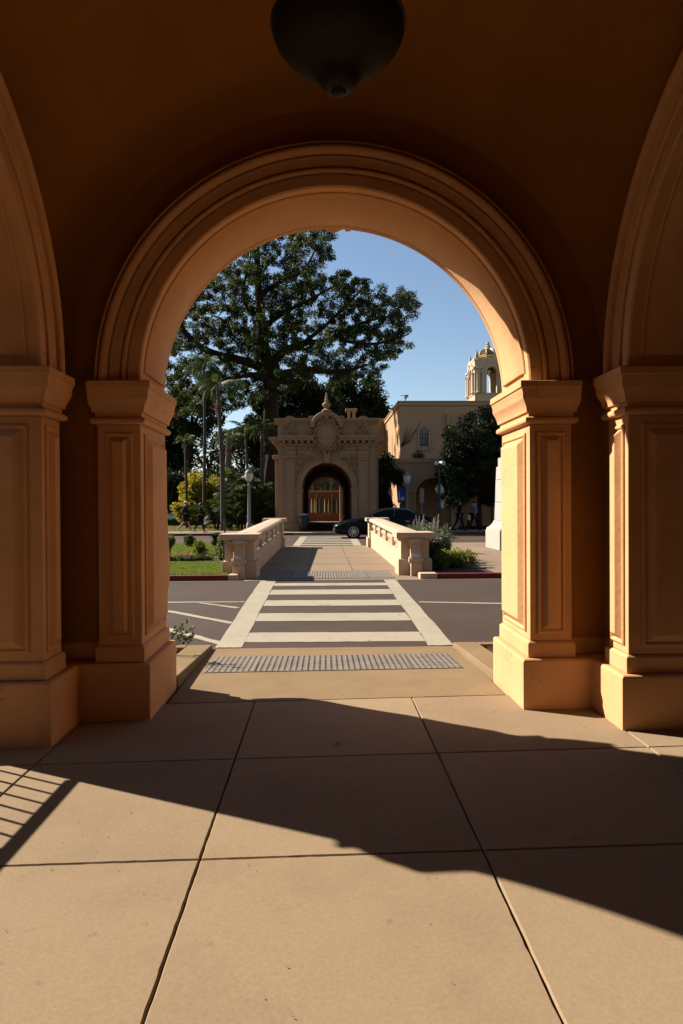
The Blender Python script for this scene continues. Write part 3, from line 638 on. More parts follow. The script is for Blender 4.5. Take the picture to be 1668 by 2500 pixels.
    q = MB(); q.box(*sorted((s*.70, s*.98)), -.16, .05, 6.18, 6.62); q.box(*sorted((s*.66, s*1.02)), -.2, .05, 6.621, 6.70); q.ball((s*.86, -.16, 6.40), (.10, .07, .16), 8, 6); q.build('pediment_block', STONE, gate, .02)
q = MB(); q.box(-1.73, 1.73, -.06, .05, 4.53, 4.73); q.box(-1.73, 1.73, -.10, .05, 4.735, 4.80); q.build('architrave', STONE, gate, .012)
MB().box(-1.73, 1.73, -.04, .05, 4.81, 4.97).build('frieze', STONE, gate, .01)
for a_, b_ in ((-1, -1), (1, 1)):
    q = MB(); q.box(*sorted((a_*.66, a_*2.62)), -.14, .05, 4.99, 5.06); q.box(*sorted((a_*.64, a_*2.66)), -.20, .05, 5.062, 5.14); q.build('bed_moulding', STONE, gate, .015)
for x in np.arange(-2.45, 2.5, .35):
    if abs(x) > .62: MB().box(x-.075, x+.075, -.40, -.205, 5.145, 5.29).build('modillion', STONE, gate, .02)
q = MB(); q.loft([[(x, y, z) for y, z in ((.05, 5.295), (-.40, 5.295), (-.44, 5.40), (-.50, 5.44), (-.52, 5.54), (-.50, 5.57), (.05, 5.57))] for x in (-2.74, -.72)]); q.build('cornice', STONE, gate, .012)
q = MB(); q.loft([[(x, y, z) for y, z in ((.05, 5.295), (-.40, 5.295), (-.44, 5.40), (-.50, 5.44), (-.52, 5.54), (-.50, 5.57), (.05, 5.57))] for x in (.72, 2.74)]); q.build('cornice', STONE, gate, .012)
q = MB(); q.loft([[(x, y, z) for y, z in ((.0, 6.22), (-.03, 6.23), (-.05, 6.30), (-.16, 6.42), (-.20, 6.50), (-.20, 6.58), (.0, 6.58))] for x in (-3.0, 3.0)]); q.build('attic_cornice', STONE, gate, .01)
MB().box(-2.85, 2.85, .003, 4.05, 6.451, 6.575).build('roof', STONE, gate)
# cartouche in the middle
sweep2([(.70, .0), (.70, -.30), (.76, -.34), (.86, -.36), (.92, -.33), (.94, -.28), (.94, .0)], 6.04, 28).build('pediment_arc', STONE, gate, .01)
q = MB(); q.loft([[(k*.78*math.cos(a), y, 5.62+k*.95*math.sin(a)) for a in np.linspace(0, 2*math.pi, 40)[:-1]] for k, y in ((1, .0), (1, -.12), (.9, -.2), (.7, -.26), (.62, -.24))]); q.build('cartouche_ground', ORN, gate, 0, True)
q = MB()
for i in range(54):
    a = i*2*math.pi/54; k = 1+.10*math.sin(i*5.1); q.ball((.63*k*math.cos(a), -.25, 5.66+.80*k*math.sin(a)), (.07, .06, .075), 6, 4)
for i in range(40):
    q.ball((r3.uniform(-.48, .48), -.26, r3.uniform(6.22, 6.72)), (.05, .06, .05), 6, 4)
q.ball((0, -.3, 6.60), (.13, .1, .12), 8, 6)
for i in range(70):
    x = r3.uniform(-1.15, 1.15); z = r3.uniform(4.62, 5.02)
    if abs(x) < .2+(z-4.4)*1.8: q.ball((x, -.16, z), (r3.uniform(.04, .08), .07, r3.uniform(.04, .07)), 6, 4)
q.build('cartouche_relief', ORN, gate, 0, True)
q = MB(); q.tube([(.47*math.cos(a), -.30, 5.62+.60*math.sin(a)) for a in np.linspace(0, 2*math.pi, 49)], .065, 8); q.build('oval_frame', STONE, gate, 0, True)
q = MB(); q.loft([[(k*.44*math.cos(a), y, 5.62+k*.57*math.sin(a)) for a in np.linspace(0, 2*math.pi, 40)[:-1]] for k, y in ((1, -.24), (1, -.28), (.8, -.31), (.3, -.325))]); q.build('oval_shield', STONE, gate, 0, True)
q = MB(); q.loft([[(-.17, .0, z-.0), (.17, .0, z), (.17, -y_, z), (-.17, -y_, z)] for z, y_ in ((4.0, .14), (4.05, .22), (4.25, .26), (4.38, .30), (4.42, .26), (4.52, .24))]); q.build('keystone', STONE, gate, .02)
for s in (-1, 1):
    q = MB(); q.tube([(s*.10, -.22, 4.52), (s*.12, -.24, 4.65), (s*.22, -.25, 4.80), (s*.42, -.25, 4.86), (s*.50, -.24, 4.78), (s*.44, -.24, 4.70)], [.05, .05, .055, .05, .04, .03], 6); q.build('acanthus_scroll', ORN, gate, 0, True)
MB().lathe([(.27, 0), (.27, .06), (.20, .10), (.12, .16), (.10, .19), (.17, .25), (.235, .34), (.24, .40), (.20, .48), (.11, .53), (.09, .58), (.14, .61), (.10, .66), (.075, .80), (.105, .83), (.06, .87), (.05, .98), (.075, 1.0), (.02, 1.06)], (0, -.15, 6.97), 16).build('finial', STONE, gate, 0, True)
# vaulted passage behind the gateway
tun = MB(); nn = 20; TR = 1.46
ring = [(TR, 0)]+[(TR*math.cos(math.pi*i/nn), 2.58+TR*math.sin(math.pi*i/nn)) for i in range(nn+1)]+[(-TR, 0)]
ro = [(x*1.25, 0 if z == 0 else z+.4) for x, z in ring]
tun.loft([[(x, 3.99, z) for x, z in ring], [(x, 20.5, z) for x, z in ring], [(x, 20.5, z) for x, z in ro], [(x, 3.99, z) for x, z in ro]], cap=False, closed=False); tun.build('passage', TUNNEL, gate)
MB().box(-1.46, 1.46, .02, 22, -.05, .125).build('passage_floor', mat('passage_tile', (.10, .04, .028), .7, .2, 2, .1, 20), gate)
tag(MB().box(-8, 9, 61.5, 72, -.1, .13).build('courtyard_paving', mat('courtyard_paving', (.30, .17, .13), .85, .1, 1, .1, 20)), kind='structure')

# mural courtyard seen through the passage
mural = tag(empty('mural_wall', (0, 70.0, 0)), 'painted mural wall in orange, green and yellow beyond the gateway passage', 'mural')
def flat(name, col): return mat(name, col, .85, .15, 2.5, .05, 20)
mo, mg, my, mr, mt = flat('mural_orange', (.40, .15, .03)), flat('mural_green', (.045, .11, .075)), flat('mural_yellow', (.48, .30, .03)), flat('mural_red', (.34, .045, .02)), flat('mural_teal', (.09, .16, .13))
MB().box(-3.4, 4.2, 0, .3, 0, 7).build('wall', mo, mural)
MB().box(-1.4, 2.4, -.012, -.002, 2.95, 5.0).build('painted_field', mg, mural)
MB().box(.4, 2.4, -.022, -.014, 3.9, 5.0).build('painted_field', mt, mural)
r4 = random.Random(3)
for i in range(30):
    x = r4.uniform(-1.3, 2.0); z = r4.uniform(2.9, 4.3); w_, h_ = r4.uniform(.1, .4), r4.uniform(.08, .4)
    MB().box(x, x+w_, -.03-.004*i, -.026-.004*i, z, z+h_).build('painted_block', [mo, my, mr, mo, my, mg][i % 6], mural)
for i in range(5):
    x = -1.0+i*.62; MB().add([(x-.16, -.16, 2.95), (x+.16, -.16, 2.95), (x+.02, -.16, 3.9+.2*(i % 2)), (x-.02, -.16, 3.9+.2*(i % 2)), (x-.16, -.15, 2.95), (x+.16, -.15, 2.95), (x+.02, -.15, 3.9+.2*(i % 2)), (x-.02, -.15, 3.9+.2*(i % 2))], [(0, 1, 2, 3), (4, 7, 6, 5), (0, 4, 5, 1), (1, 5, 6, 2), (2, 6, 7, 3), (3, 7, 4, 0)]).build('painted_spire', [my, mr, mo][i % 3], mural)
for i in range(16):
    x = -1.4+i*.23; MB().box(x, x+.12, -.17, -.165, .9, 2.0+.5*r4.random()).build('painted_stripe', [mg, mt, mo, mg][i % 4], mural)
aw = tag(empty('awning', (0, 66.5, 0)), 'long white awning in front of the mural wall', 'awning')
AWN = mat('awning_white', (.55, .52, .47), .8, .05, 2, .05, 20)
MB().add([(-1.9, 0, 3.06), (2.8, 0, 3.06), (2.8, 1.6, 3.0), (-1.9, 1.6, 3.0), (-1.9, 0, 3.03), (2.8, 0, 3.03), (2.8, 1.6, 2.97), (-1.9, 1.6, 2.97)], [(0, 1, 2, 3), (4, 7, 6, 5), (0, 4, 5, 1), (1, 5, 6, 2), (2, 6, 7, 3), (3, 7, 4, 0)]).build('canopy', AWN, aw)
MB().box(-1.9, 2.8, -.03, -.005, 2.90, 3.06).build('valance', AWN, aw)
for x in (-1.8, -.6, .9, 2.0, 2.75): MB().lathe([(.03, 0), (.03, 2.75)], (x, .1, 0), 8).build('post', AWN, aw)
for i, x in enumerate((-1.05, -.75, -.25, .25, .62, 1.05, 1.4, 1.75, 1.95)):
    um = tag(empty('closed_umbrella', (x, 67.6+.25*(i % 3), 0)), ('leftmost', 'second', 'third', 'fourth', 'fifth', 'sixth', 'seventh', 'eighth', 'rightmost')[i]+' of the nine furled umbrellas under the awning beyond the passage', 'umbrella', 'furled umbrellas beyond the passage')
    MB().lathe([(.02, 0), (.02, 1.0)], (0, 0, .1), 6).build('pole', LAMPGREY, um)
    MB().lathe([(.02, .9), (.07, 1.0), (.065, 1.5), (.035, 2.2), (.01, 2.35)], (0, 0, 0), 8).build('furled_canopy', [AWN, my, mg][i % 3], um, 0, True)
tag(MB().box(-1.7, 2.6, 65.0, 65.35, 0, .9).build('low_wall', flat('planter_orange', (.33, .14, .05)), None, .02), 'low orange planter wall in the mural courtyard', 'low wall')

# bin by the gateway
bn = tag(empty('litter_bin', P(742, 1290, 39.0)*1), 'dark litter bin with pale lid beside the gateway arch', 'bin'); bn.location.z = .12
MB().lathe([(.20, 0), (.25, .06), (.29, .5), (.28, .85), (.24, .92)], seg=16).build('body', IRON, bn, 0, True); MB().lathe([(.26, .93), (.25, .98), (.05, 1.02)], seg=16).build('lid', WSTONE, bn, 0, True)

# ------------------------------------------------------------------ museum building on the right
mus = tag(empty('museum', (0, 0, 0)), 'two-storey stucco museum building with arcaded ground floor right of the gateway', 'building')
LY = 46.0; pz = P(1000, 1119, LY).z; lx = P(925, 1119, LY).x
a1, a2, ax = P(1016, 1220, LY).x, P(1101, 1220, LY).x, None
def arcade_wall(cx, R_, zs, half, label='wall'):
    m = MB(); arch_wall(m, R_, zs, half, pz-.30, 0, .7); o = m.build('arcade_wall', MUSE, mus, loc=(cx, LY, 0)); return o
c1 = (a1+a2)/2; rr = (a2-a1)/2; c0 = P(955, 1220, LY).x; zsp = P(1016, 1167, LY).z-rr
mid = (c0+c1)/2
arcade_wall(c1, rr, zsp, c1-mid); arcade_wall(c0, rr*.9, zsp, mid-c0-.002)
cc = c1+2*(c1-mid)+.002
for k in range(3): arcade_wall(cc+k*(2*(c1-mid)+.002), rr, zsp, c1-mid)
MB().box(lx-.6, lx+26, -.06, .76, pz-.295, pz).build('terrace_parapet', MUSE, mus, .02, loc=(0, LY, 0))
MB().box(lx-.6, lx+26, .76, 8, pz-.9, pz-.6).build('terrace_floor', MUSE, mus, loc=(0, LY, 0))
MB().box(lx+3.2, lx+26, 5.5, 5.7, 0, pz-.9).build('inner_wall', MUSE, mus, loc=(0, LY, 0))
UY = 51.0; uc = P(976, 979, UY); zt = uc.z
MB().box(uc.x, uc.x+24, UY, UY+11.5, 0, zt-.35).build('upper_block', MUSE, mus, .02)
MB().box(uc.x-.10, uc.x+24.1, UY-.10, UY+11.6, zt-.347, zt-.10).build('parapet', MUSE, mus, .03)
MB().box(uc.x-.16, uc.x+24.2, UY-.16, UY+11.7, zt-.098, zt).build('coping', MUSE, mus, .03)
MB().box(uc.x-4.2, uc.x+1.5, UY+11.72, UY+12.2, 0, zt+.05).build('link_wall', MUSE, mus, .02)
MB().box(uc.x-4.25, uc.x+1.5, UY+11.71, UY+12.3, zt+.053, zt+.2).build('link_coping', MUSE, mus, .02)
# window in an arched recess
w0, w1 = P(1025, 1088, UY), P(1046, 1052, UY)
win = empty('window', ((w0.x+w1.x)/2, UY, w0.z), 0, mus); ww = (w1.x-w0.x); wh = w1.z-w0.z
q = MB(); 
for sgn in (-1, 1): q.box(*sorted((sgn*ww/2, sgn*(ww/2+.16))), -.10, .0, -.25, wh-.05)
q.box(-ww/2-.2, ww/2+.2, -.13, 0, -.36, -.26)
q.build('surround', MUSE, win, .03)
sw = MB(); sw.loft([[((ww/2+k)*math.cos(a)*1.0, y, wh-.05+(.34+k)*math.sin(a)) for k, y in ((0, 0), (0, -.10), (.16, -.10), (.16, 0))] for a in np.linspace(0, math.pi, 13)]); sw.build('surround_arch', MUSE, win, .01)
MB().add([(-ww/2, -.02, 0), (ww/2, -.02, 0), (ww/2, -.02, wh), (ww*.25, -.02, wh+.17), (-ww*.25, -.02, wh+.17), (-ww/2, -.02, wh)], [(0, 1, 2, 3, 4, 5)]).build('pane', mat('window_glass', (.11, .10, .09), .2, .1, 1, 0, 10, .6), win)
q = MB(); q.box(-ww/2, -ww/2+.06, -.06, -.025, 0, wh); q.box(ww/2-.06, ww/2, -.06, -.025, 0, wh); q.box(-ww/2+.061, ww/2-.061, -.06, -.025, 0, .07)
for k in (1, 2): q.box(-ww/2+ww*k/3-.02, -ww/2+ww*k/3+.02, -.055, -.025, .071, wh+.12)
for k in (1, 2, 3): q.box(-ww/2+.061, ww/2-.061, -.050, -.026, wh*k/4-.018, wh*k/4+.018)
q.build('frame', WOODD, win)
for yy in (UY+2.6, UY+5.4):
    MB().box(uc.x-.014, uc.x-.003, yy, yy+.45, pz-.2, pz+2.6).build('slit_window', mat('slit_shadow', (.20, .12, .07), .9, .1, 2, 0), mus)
b0, b1 = P(1090, 1051, UY), P(1096.5, 1009, UY)
MB().box(b0.x, b1.x, UY-.28, UY-.001, b0.z, b1.z).build('scupper', MUSE, mus, .02)
# roof lantern glimpsed over the gateway, chimney
tur = empty('roof_turret', (0, 0, 0), 0, mus); t0, t1 = P(848, 1022, 62), P(868, 1004, 62)
for x in (t0.x, t1.x-.28): MB().box(x, x+.28, 62, 62.28, t0.z-3, t1.z).build('post', MUSE, tur, .02)
MB().box(t0.x-.15, t1.x+.15, 61.9, 63.4, t1.z+.002, t1.z+.25).build('roof', MUSE, tur, .03)
MB().box(t0.x+.3, t1.x-.3, 62.5, 62.6, t0.z-3, t1.z-.1).build('screen', WOODD, tur)
ch = P(887, 1015, 45); MB().box(ch.x-.11, ch.x+.11, 43.2, 43.45, 6.576, 7.1).build('vent_post', WSTONE, gate, .01)
cmr = tag(empty('roof_camera', P(990, 985, UY+.2)), 'small white security camera on the museum roof corner', 'camera'); cmr.location.z = zt
MB().lathe([(.05, 0), (.03, .05), (.03, .32)], seg=8).build('bracket', WSTONE, cmr); q = MB(); q.loft([[(x, .09*math.cos(a), .40+.09*math.sin(a)) for a in np.linspace(0, 2*math.pi, 9)[:-1]] for x in (-.05, .22)]); q.ball((.02, 0, .27), .10, 8, 6); q.build('housing', WSTONE, cmr, 0, True); MB().box(-.36, -.05, -.05, .05, .42, .45).build('sun_shield', WSTONE, cmr)

# ------------------------------------------------------------------ belfry with tiled dome behind the museum
TY = 110.0; tc = P(1202, 979, TY); k_ = TY/FPX
tw = tag(empty('belfry', (tc.x, TY+3.5, tc.z)), 'pale belfry with yellow and black tiled dome rising behind the museum', 'tower')
hw = 43*k_; tw.location.y = TY+hw; tw.scale = (1, 1, 1.19)
TST = mat('belfry_stone', (.66, .48, .33), .88, .06, .4, .15, 8, .15, stain=.25, sscale=.3)
MB().box(-hw, hw, -hw, hw, -10, 14*k_).build('base', TST, tw, .03)
MB().box(-hw-.1, hw+.1, -hw-.1, hw+.1, 14.1*k_, 17*k_).build('base_moulding', TST, tw, .03)
for a in range(4):
    face = empty('belfry_face', (0, 0, 0), a*math.pi/2, tw)
    m = MB(); arch_wall(m, 13.5*k_, 58*k_, hw-.35, 86*k_, 0, 1.0, 20, 17*k_); m.build('arched_wall', TST, face, loc=(0, -hw+.02, 0))
    m = MB().loft([[((r_)*math.cos(t), y, 58*k_+r_*math.sin(t)) for r_, y in ((13.5*k_, .0), (13.5*k_, -.14), (17*k_, -.14), (17.5*k_, -.08), (22*k_, -.08), (23*k_, -.2), (27*k_, -.2), (27*k_, .0))] for t in np.linspace(0, math.pi, 21)], cap=True); m.build('arch_moulding', TST, face, loc=(0, -hw+.02, 0))
    for s in (-1, 1):
        MB().box(*sorted((s*13.5*k_, s*24*k_)), -.2, .02, 54*k_, 58*k_).build('impost', TST, face, .02, loc=(0, -hw+.02, 0))
        MB().lathe([(.42, 17*k_), (.42, 19*k_), (.33, 20*k_), (.30, 55*k_), (.34, 56*k_), (.45, 58*k_)], (s*(hw-.55), -hw-.1, 0), 10).build('column', TST, face, 0, True)
        MB().lathe([(.30, 17*k_), (.28, 56*k_), (.4, 58*k_)], (s*(hw-1.3), -hw-.05, 0), 10).build('column', TST, face, 0, True)
    MB().box(-hw+.4, hw-.4, -hw-.02, -hw+.6, 84*k_, 90*k_).build('gable', TST, face, .03)
for sx in (-1, 1):
    for sy in (-1, 1):
        MB().box(sx*(hw-.45)-.5, sx*(hw-.45)+.5, sy*(hw-.45)-.5, sy*(hw-.45)+.5, 17*k_, 66*k_).build('corner_pier', TST, tw, .05)
        MB().box(sx*(hw-.45)-.75, sx*(hw-.45)+.75, sy*(hw-.45)-.75, sy*(hw-.45)+.75, 66*k_, 71*k_).build('corner_cornice', TST, tw, .08)
        MB().box(sx*(hw-.45)-.45, sx*(hw-.45)+.45, sy*(hw-.45)-.45, sy*(hw-.45)+.45, 71*k_, 84*k_).build('pinnacle_base', TST, tw, .05)
        m = MB(); m.lathe([(.75, 84*k_), (.78, 86*k_), (.45, 88*k_), (.40, 92*k_), (.02, 108*k_)], (sx*(hw-.45), sy*(hw-.45), 0), 4, math.pi/4); m.build('pinnacle', TST, tw)
YTILE = mat('yellow_tile', (.75, .45, .02), .4, .1, 1, 0, 10, .5); BTILE = mat('black_tile', (.014, .016, .03), .3, .2, 1, 0, 10, .5); WTILE = mat('white_tile', (.6, .6, .56), .4, .05, 1, 0, 10, .5)
dr = 26*k_
MB().lathe([(dr, 66*k_), (dr, 88*k_)], (0, 0, 0), 8, math.pi/8).build('drum', BTILE, tw)
MB().lathe([(dr*1.04, 88*k_), (dr*1.06, 89*k_), (dr*1.02, 97*k_), (dr*1.06, 98*k_), (dr*.98, 100*k_)], (0, 0, 0), 8, math.pi/8).build('drum_band', YTILE, tw)
m = MB(); w8 = dr*1.03*math.cos(math.pi/8)
for a in range(8):
    t = a*math.pi/4; c, s_ = math.cos(t), math.sin(t)
    vs = [((w8+.02)*c-u*s_, (w8+.02)*s_+u*c, z) for u, z in ((-.5, 91*k_), (.5, 91*k_), (.5, 95*k_), (-.5, 95*k_))]; m.add(vs, [(0, 1, 2, 3)])
m.build('band_inset', BTILE, tw)
dome = [(dr*.97*math.cos(t), 100*k_+15*k_*math.sin(t)) for t in np.linspace(0, math.pi/2*.86, 8)]
MB().lathe(dome, (0, 0, 0), 8, math.pi/8).build('dome', BTILE, tw)
for a in range(8):
    t = math.pi/8+a*math.pi/4; MB().tube([((r_+.02)*math.cos(t), (r_+.02)*math.sin(t), z+.03) for r_, z in dome], .11, 5).build('rib', YTILE, tw)
m = MB()
for a in range(8):
    t = a*math.pi/4
    for r_, z in dome[1:6:1]:
        rr_ = r_*math.cos(math.pi/8)+.03
        for u in (-.45, -.15, .15, .45):
            if abs(u) < r_*.36: m.ball((rr_*math.cos(t)-u*math.sin(t), rr_*math.sin(t)+u*math.cos(t), z), .075, 5, 4)
    for z in (74, 80, 86):
        rr_ = dr*math.cos(math.pi/8)+.01
        for u in (-.5, -.17, .17, .5): m.ball((rr_*math.cos(t)-u*math.sin(t), rr_*math.sin(t)+u*math.cos(t), z*k_), .07, 5, 4)
tag(m.build('tile_dots', WTILE, tw), kind='stuff')
FIN = mat('finial_cream', (.5, .45, .25), .6, .1, 2, 0)
MB().lathe([(.75, 114*k_), (.6, 117*k_), (.42, 119*k_), (.5, 120*k_), (.22, 124*k_), (.36, 125.5*k_), (.32, 127*k_), (.1, 130*k_), (.02, 134*k_)], (0, 0, 0), 10).build('dome_finial', FIN, tw, 0, True)

# ------------------------------------------------------------------ pale pylon at right
py = tag(empty('stone_pylon', (5.62, 22.6, .10)), 'pale stone pylon with stepped shaft on the right-hand walk', 'pylon')
def sq(m, a, z0, z1, b=None): b = a if b is None else b; return m.loft([[(0.95-a, -a, z0), (.95+a, -a, z0), (.95+a, a, z0), (.95-a, a, z0)], [(.95-b, -b, z1), (.95+b, -b, z1), (.95+b, b, z1), (.95-b, b, z1)]])
sq(MB(), .95, 0, .62).build('base', WSTONE, py, .02)
m = MB(); m.loft([[(.95-a, -a, z), (.95+a, -a, z), (.95+a, a, z), (.95-a, a, z)] for a, z in ((.93, .621), (.92, .68), (.84, .74), (.76, .84), (.72, .94))]); m.build('shoulder', WSTONE, py, .01)
for i, (z0, z1) in enumerate(((.943, 1.55), (1.56, 2.30), (2.31, 2.75))):
    a = .70-.02*i; sq(MB(), a, z0, z1, a-.015).build('shaft_block', WSTONE, py, .012)
sq(MB(), .60, 2.752, 3.05).build('step', WSTONE, py, .015); sq(MB(), .52, 3.053, 3.4).build('step', WSTONE, py, .015); sq(MB(), .45, 3.403, 3.9).build('step', WSTONE, py, .015)

# ------------------------------------------------------------------ street lamps, signs
def street_lamp(label, base, hgt, k, banner=False):
    t = tag(empty('street_lamp', base), label, 'street lamp', 'globe street lamps on the far pavement')
    h = hgt*.76
    MB().lathe([(.24, 0), (.24, .10), (.19, .14), (.17, .40), (.13, .46), (.115, .5)], seg=14).build('base', LAMPGREY, t, 0, True)
    MB().lathe([(.105, .5), (.10, h*.5), (.075, h-.22), (.09, h-.2), (.06, h-.14), (.085, h-.06), (.13, h)], seg=14).build('pole', LAMPGREY, t, 0, True)
    MB().lathe([(.12, h+.002), (.17, h+.06), (.225, h+.22), (.24, h+.38), (.235, h+.46)], seg=16).build('globe', GLASSW, t, 0, True)
    MB().lathe([(.25, h+.462), (.25, h+.50), (.17, h+.62), (.06, h+.70), (.05, h+.76), (.07, h+.79), (.015, hgt)], seg=16).build('cap', LAMPGREY, t, 0, True)
    MB().tube([(.09, 0, h*.79), (.62, 0, h*.79)], .012, 6).build('banner_arm', IRON, t)
    return t
lb = P(609, 1303, 40.2); lh = P(609, 1137, 40.2).z-.12
street_lamp('grey street lamp with white globe left of the gateway', (lb.x, 40.2, .12), lh, 1)
lb = P(994, 1303, 41.0); lh2 = P(994, 1146, 41.0).z-.12
lp2 = street_lamp('grey street lamp with blue banner in front of the museum arches', (lb.x, 41.0, .12), lh2, 1)
bnr = tag(empty('banner', (lb.x-.12, 41.0, 0)), 'blue banner with a white tower outline hung on the right-hand street lamp', 'banner')
ba, bb = P(975, 1193, 41), P(993, 1224, 41)
BLUE = mat('banner_blue', (.012, .045, .30), .8, .1, 4, .05, 30); wpz = ba.z
MB().box(-.42, -.0, -.006, .006, bb.z, ba.z).build('cloth', BLUE, bnr)
MB().tube([(-.44, 0, ba.z), (.1, 0, ba.z)], .012, 6).build('rod', IRON, bnr); MB().tube([(-.44, 0, bb.z), (.1, 0, bb.z)], .012, 6).build('rod', IRON, bnr)
m = MB(); hb = ba.z-bb.z
m.box(-.36, -.29, -.012, -.008, bb.z+.1*hb, bb.z+.58*hb); m.add([(-.36, -.011, bb.z+.581*hb), (-.29, -.011, bb.z+.581*hb), (-.325, -.011, bb.z+.9*hb)], [(0, 1, 2)])
m.box(-.40, -.04, -.016, -.013, bb.z+.1*hb, bb.z+.22*hb)
for x in (-.22, -.15, -.09): m.box(x, x+.05, -.012, -.008, bb.z+.221*hb, bb.z+(.4-.8*abs(x+.15))*hb)
m.build('tower_print', WSTONE, bnr)
# sign pole with the backs of two signs and a signal head
sg = P(1073, 1290, 31.5); sp_ = tag(empty('sign_post', (sg.x, 38.2, .12)), 'black signal pole carrying the back of a diamond sign right of the car', 'sign post')
sgx = P(1073, 1290, 38.2).x; sp_.location.x = sgx; zz = lambda y: P(1073, y, 38.2).z-.12; kx = 38.2/FPX
MB().lathe([(.13, 0), (.12, .25), (.065, .30), (.06, zz(1142))], seg=12).build('pole', IRON, sp_, 0, True)
SIGNB = mat('sign_back', (.48, .50, .52), .5, .06, 3, 0, 10, .4, metal=.3)
cz = zz(1194); r_ = 11.5*kx; r_y = 18*kx
m = MB(); m.loft([[(1.5*kx, y, cz+r_y), (1.5*kx+r_, y, cz), (1.5*kx, y, cz-r_y), (1.5*kx-r_, y, cz)] for y in (.10, .11)]); m.build('diamond_sign', SIGNB, sp_)
MB().box(-3*kx, 12*kx, .10, .112, zz(1241), zz(1222)).build('plate_sign', SIGNB, sp_, .01)
MB().box(2.5*kx, 4*kx, .065, .098, zz(1245), zz(1170)).build('strut', IRON, sp_)
for y in (1178, 1212, 1225, 1238): MB().box(-.09, .14, -.09, .09, zz(y), zz(y)+.035).build('clamp', IRON, sp_)
m = MB(); m.box(-.16, .16, -.14, .14, zz(1142)+.002, zz(1137)); m.build('bracket', IRON, sp_, .01)
for x, a in ((-.10, .5), (.12, -.4)):
    m = MB(); m.loft([[(x+.11*math.cos(t)+y*math.sin(a), y*math.cos(a), zz(1131)+.11*math.sin(t)) for t in np.linspace(0, 2*math.pi, 11)[:-1]] for y in (-.22, .16)]); m.build('floodlight', SIGNB, sp_, 0, True)
s2 = tag(empty('sign_post', (P(1030, 1290, 40.5).x, 40.5, .12)), 'thin grey sign post with a narrow sign back before the museum arch', 'sign post')
z2 = lambda y: P(1030, y, 40.5).z-.12
MB().lathe([(.035, 0), (.035, z2(1190))], seg=8).build('pole', LAMPGREY, s2); MB().box(-.12, .14, -.05, -.038, z2(1228), z2(1193)).build('sign_plate', LAMPGREY, s2, .01)

# ------------------------------------------------------------------ foliage builders
def leaves(name, C, size, material, parent=None, aspect=.5, up=.3, kind='stuff', jit=.4):
    C = np.asarray(C, np.float32); n = len(C)
    d = nrs.normal(size=(n, 3)); d /= np.linalg.norm(d, axis=1)[:, None]
    nn_ = nrs.normal(size=(n, 3)); nn_[:, 2] += up*3; 
    b = np.cross(nn_, d); b /= (np.linalg.norm(b, axis=1)[:, None]+1e-6)
    L_ = size*(1+jit*nrs.uniform(-1, 1, n))[:, None]; W_ = L_*aspect
    f = np.cross(d, b)*L_*.10
    V = np.empty((n, 4, 3), np.float32)
    V[:, 0] = C-d*L_*.5; V[:, 1] = C+b*W_*.5+f; V[:, 2] = C+d*L_*.5; V[:, 3] = C-b*W_*.5+f
    Fq = np.arange(n*4).reshape(n, 4)
    o = fast_mesh(name, V.reshape(-1, 3), Fq, material, parent); o['kind'] = kind; return o
def clump_pts(centres, radii, per, shell=.55):
    out = []
    for c, r in zip(centres, radii):
        d = nrs.normal(size=(per, 3)); d /= np.linalg.norm(d, axis=1)[:, None]
        q = (shell+(1-shell)*nrs.uniform(0, 1, per))**.8
        out.append(np.asarray(c)+d*q[:, None]*np.asarray(r))
    return np.concatenate(out)
def in_poly(x, y, poly):
    c = False; j = len(poly)-1
    for i in range(len(poly)):
        if (poly[i][1] > y) != (poly[j][1] > y) and x < (poly[j][0]-poly[i][0])*(y-poly[i][1])/(poly[j][1]-poly[i][1])+poly[i][0]: c = not c
        j = i
    return c
def smooth_path(pts, n=6):
    pts = [Vector(p) for p in pts]; out = []
    for i in range(len(pts)-1):
        p0, p1, p2, p3 = pts[max(i-1, 0)], pts[i], pts[i+1], pts[min(i+2, len(pts)-1)]
        for k in range(n):
            t = k/n; out.append(.5*((2*p1)+(p2-p0)*t+(2*p0-5*p1+4*p2-p3)*t*t+(-p0+3*p1-3*p2+p3)*t**3))
    out.append(pts[-1]); return out
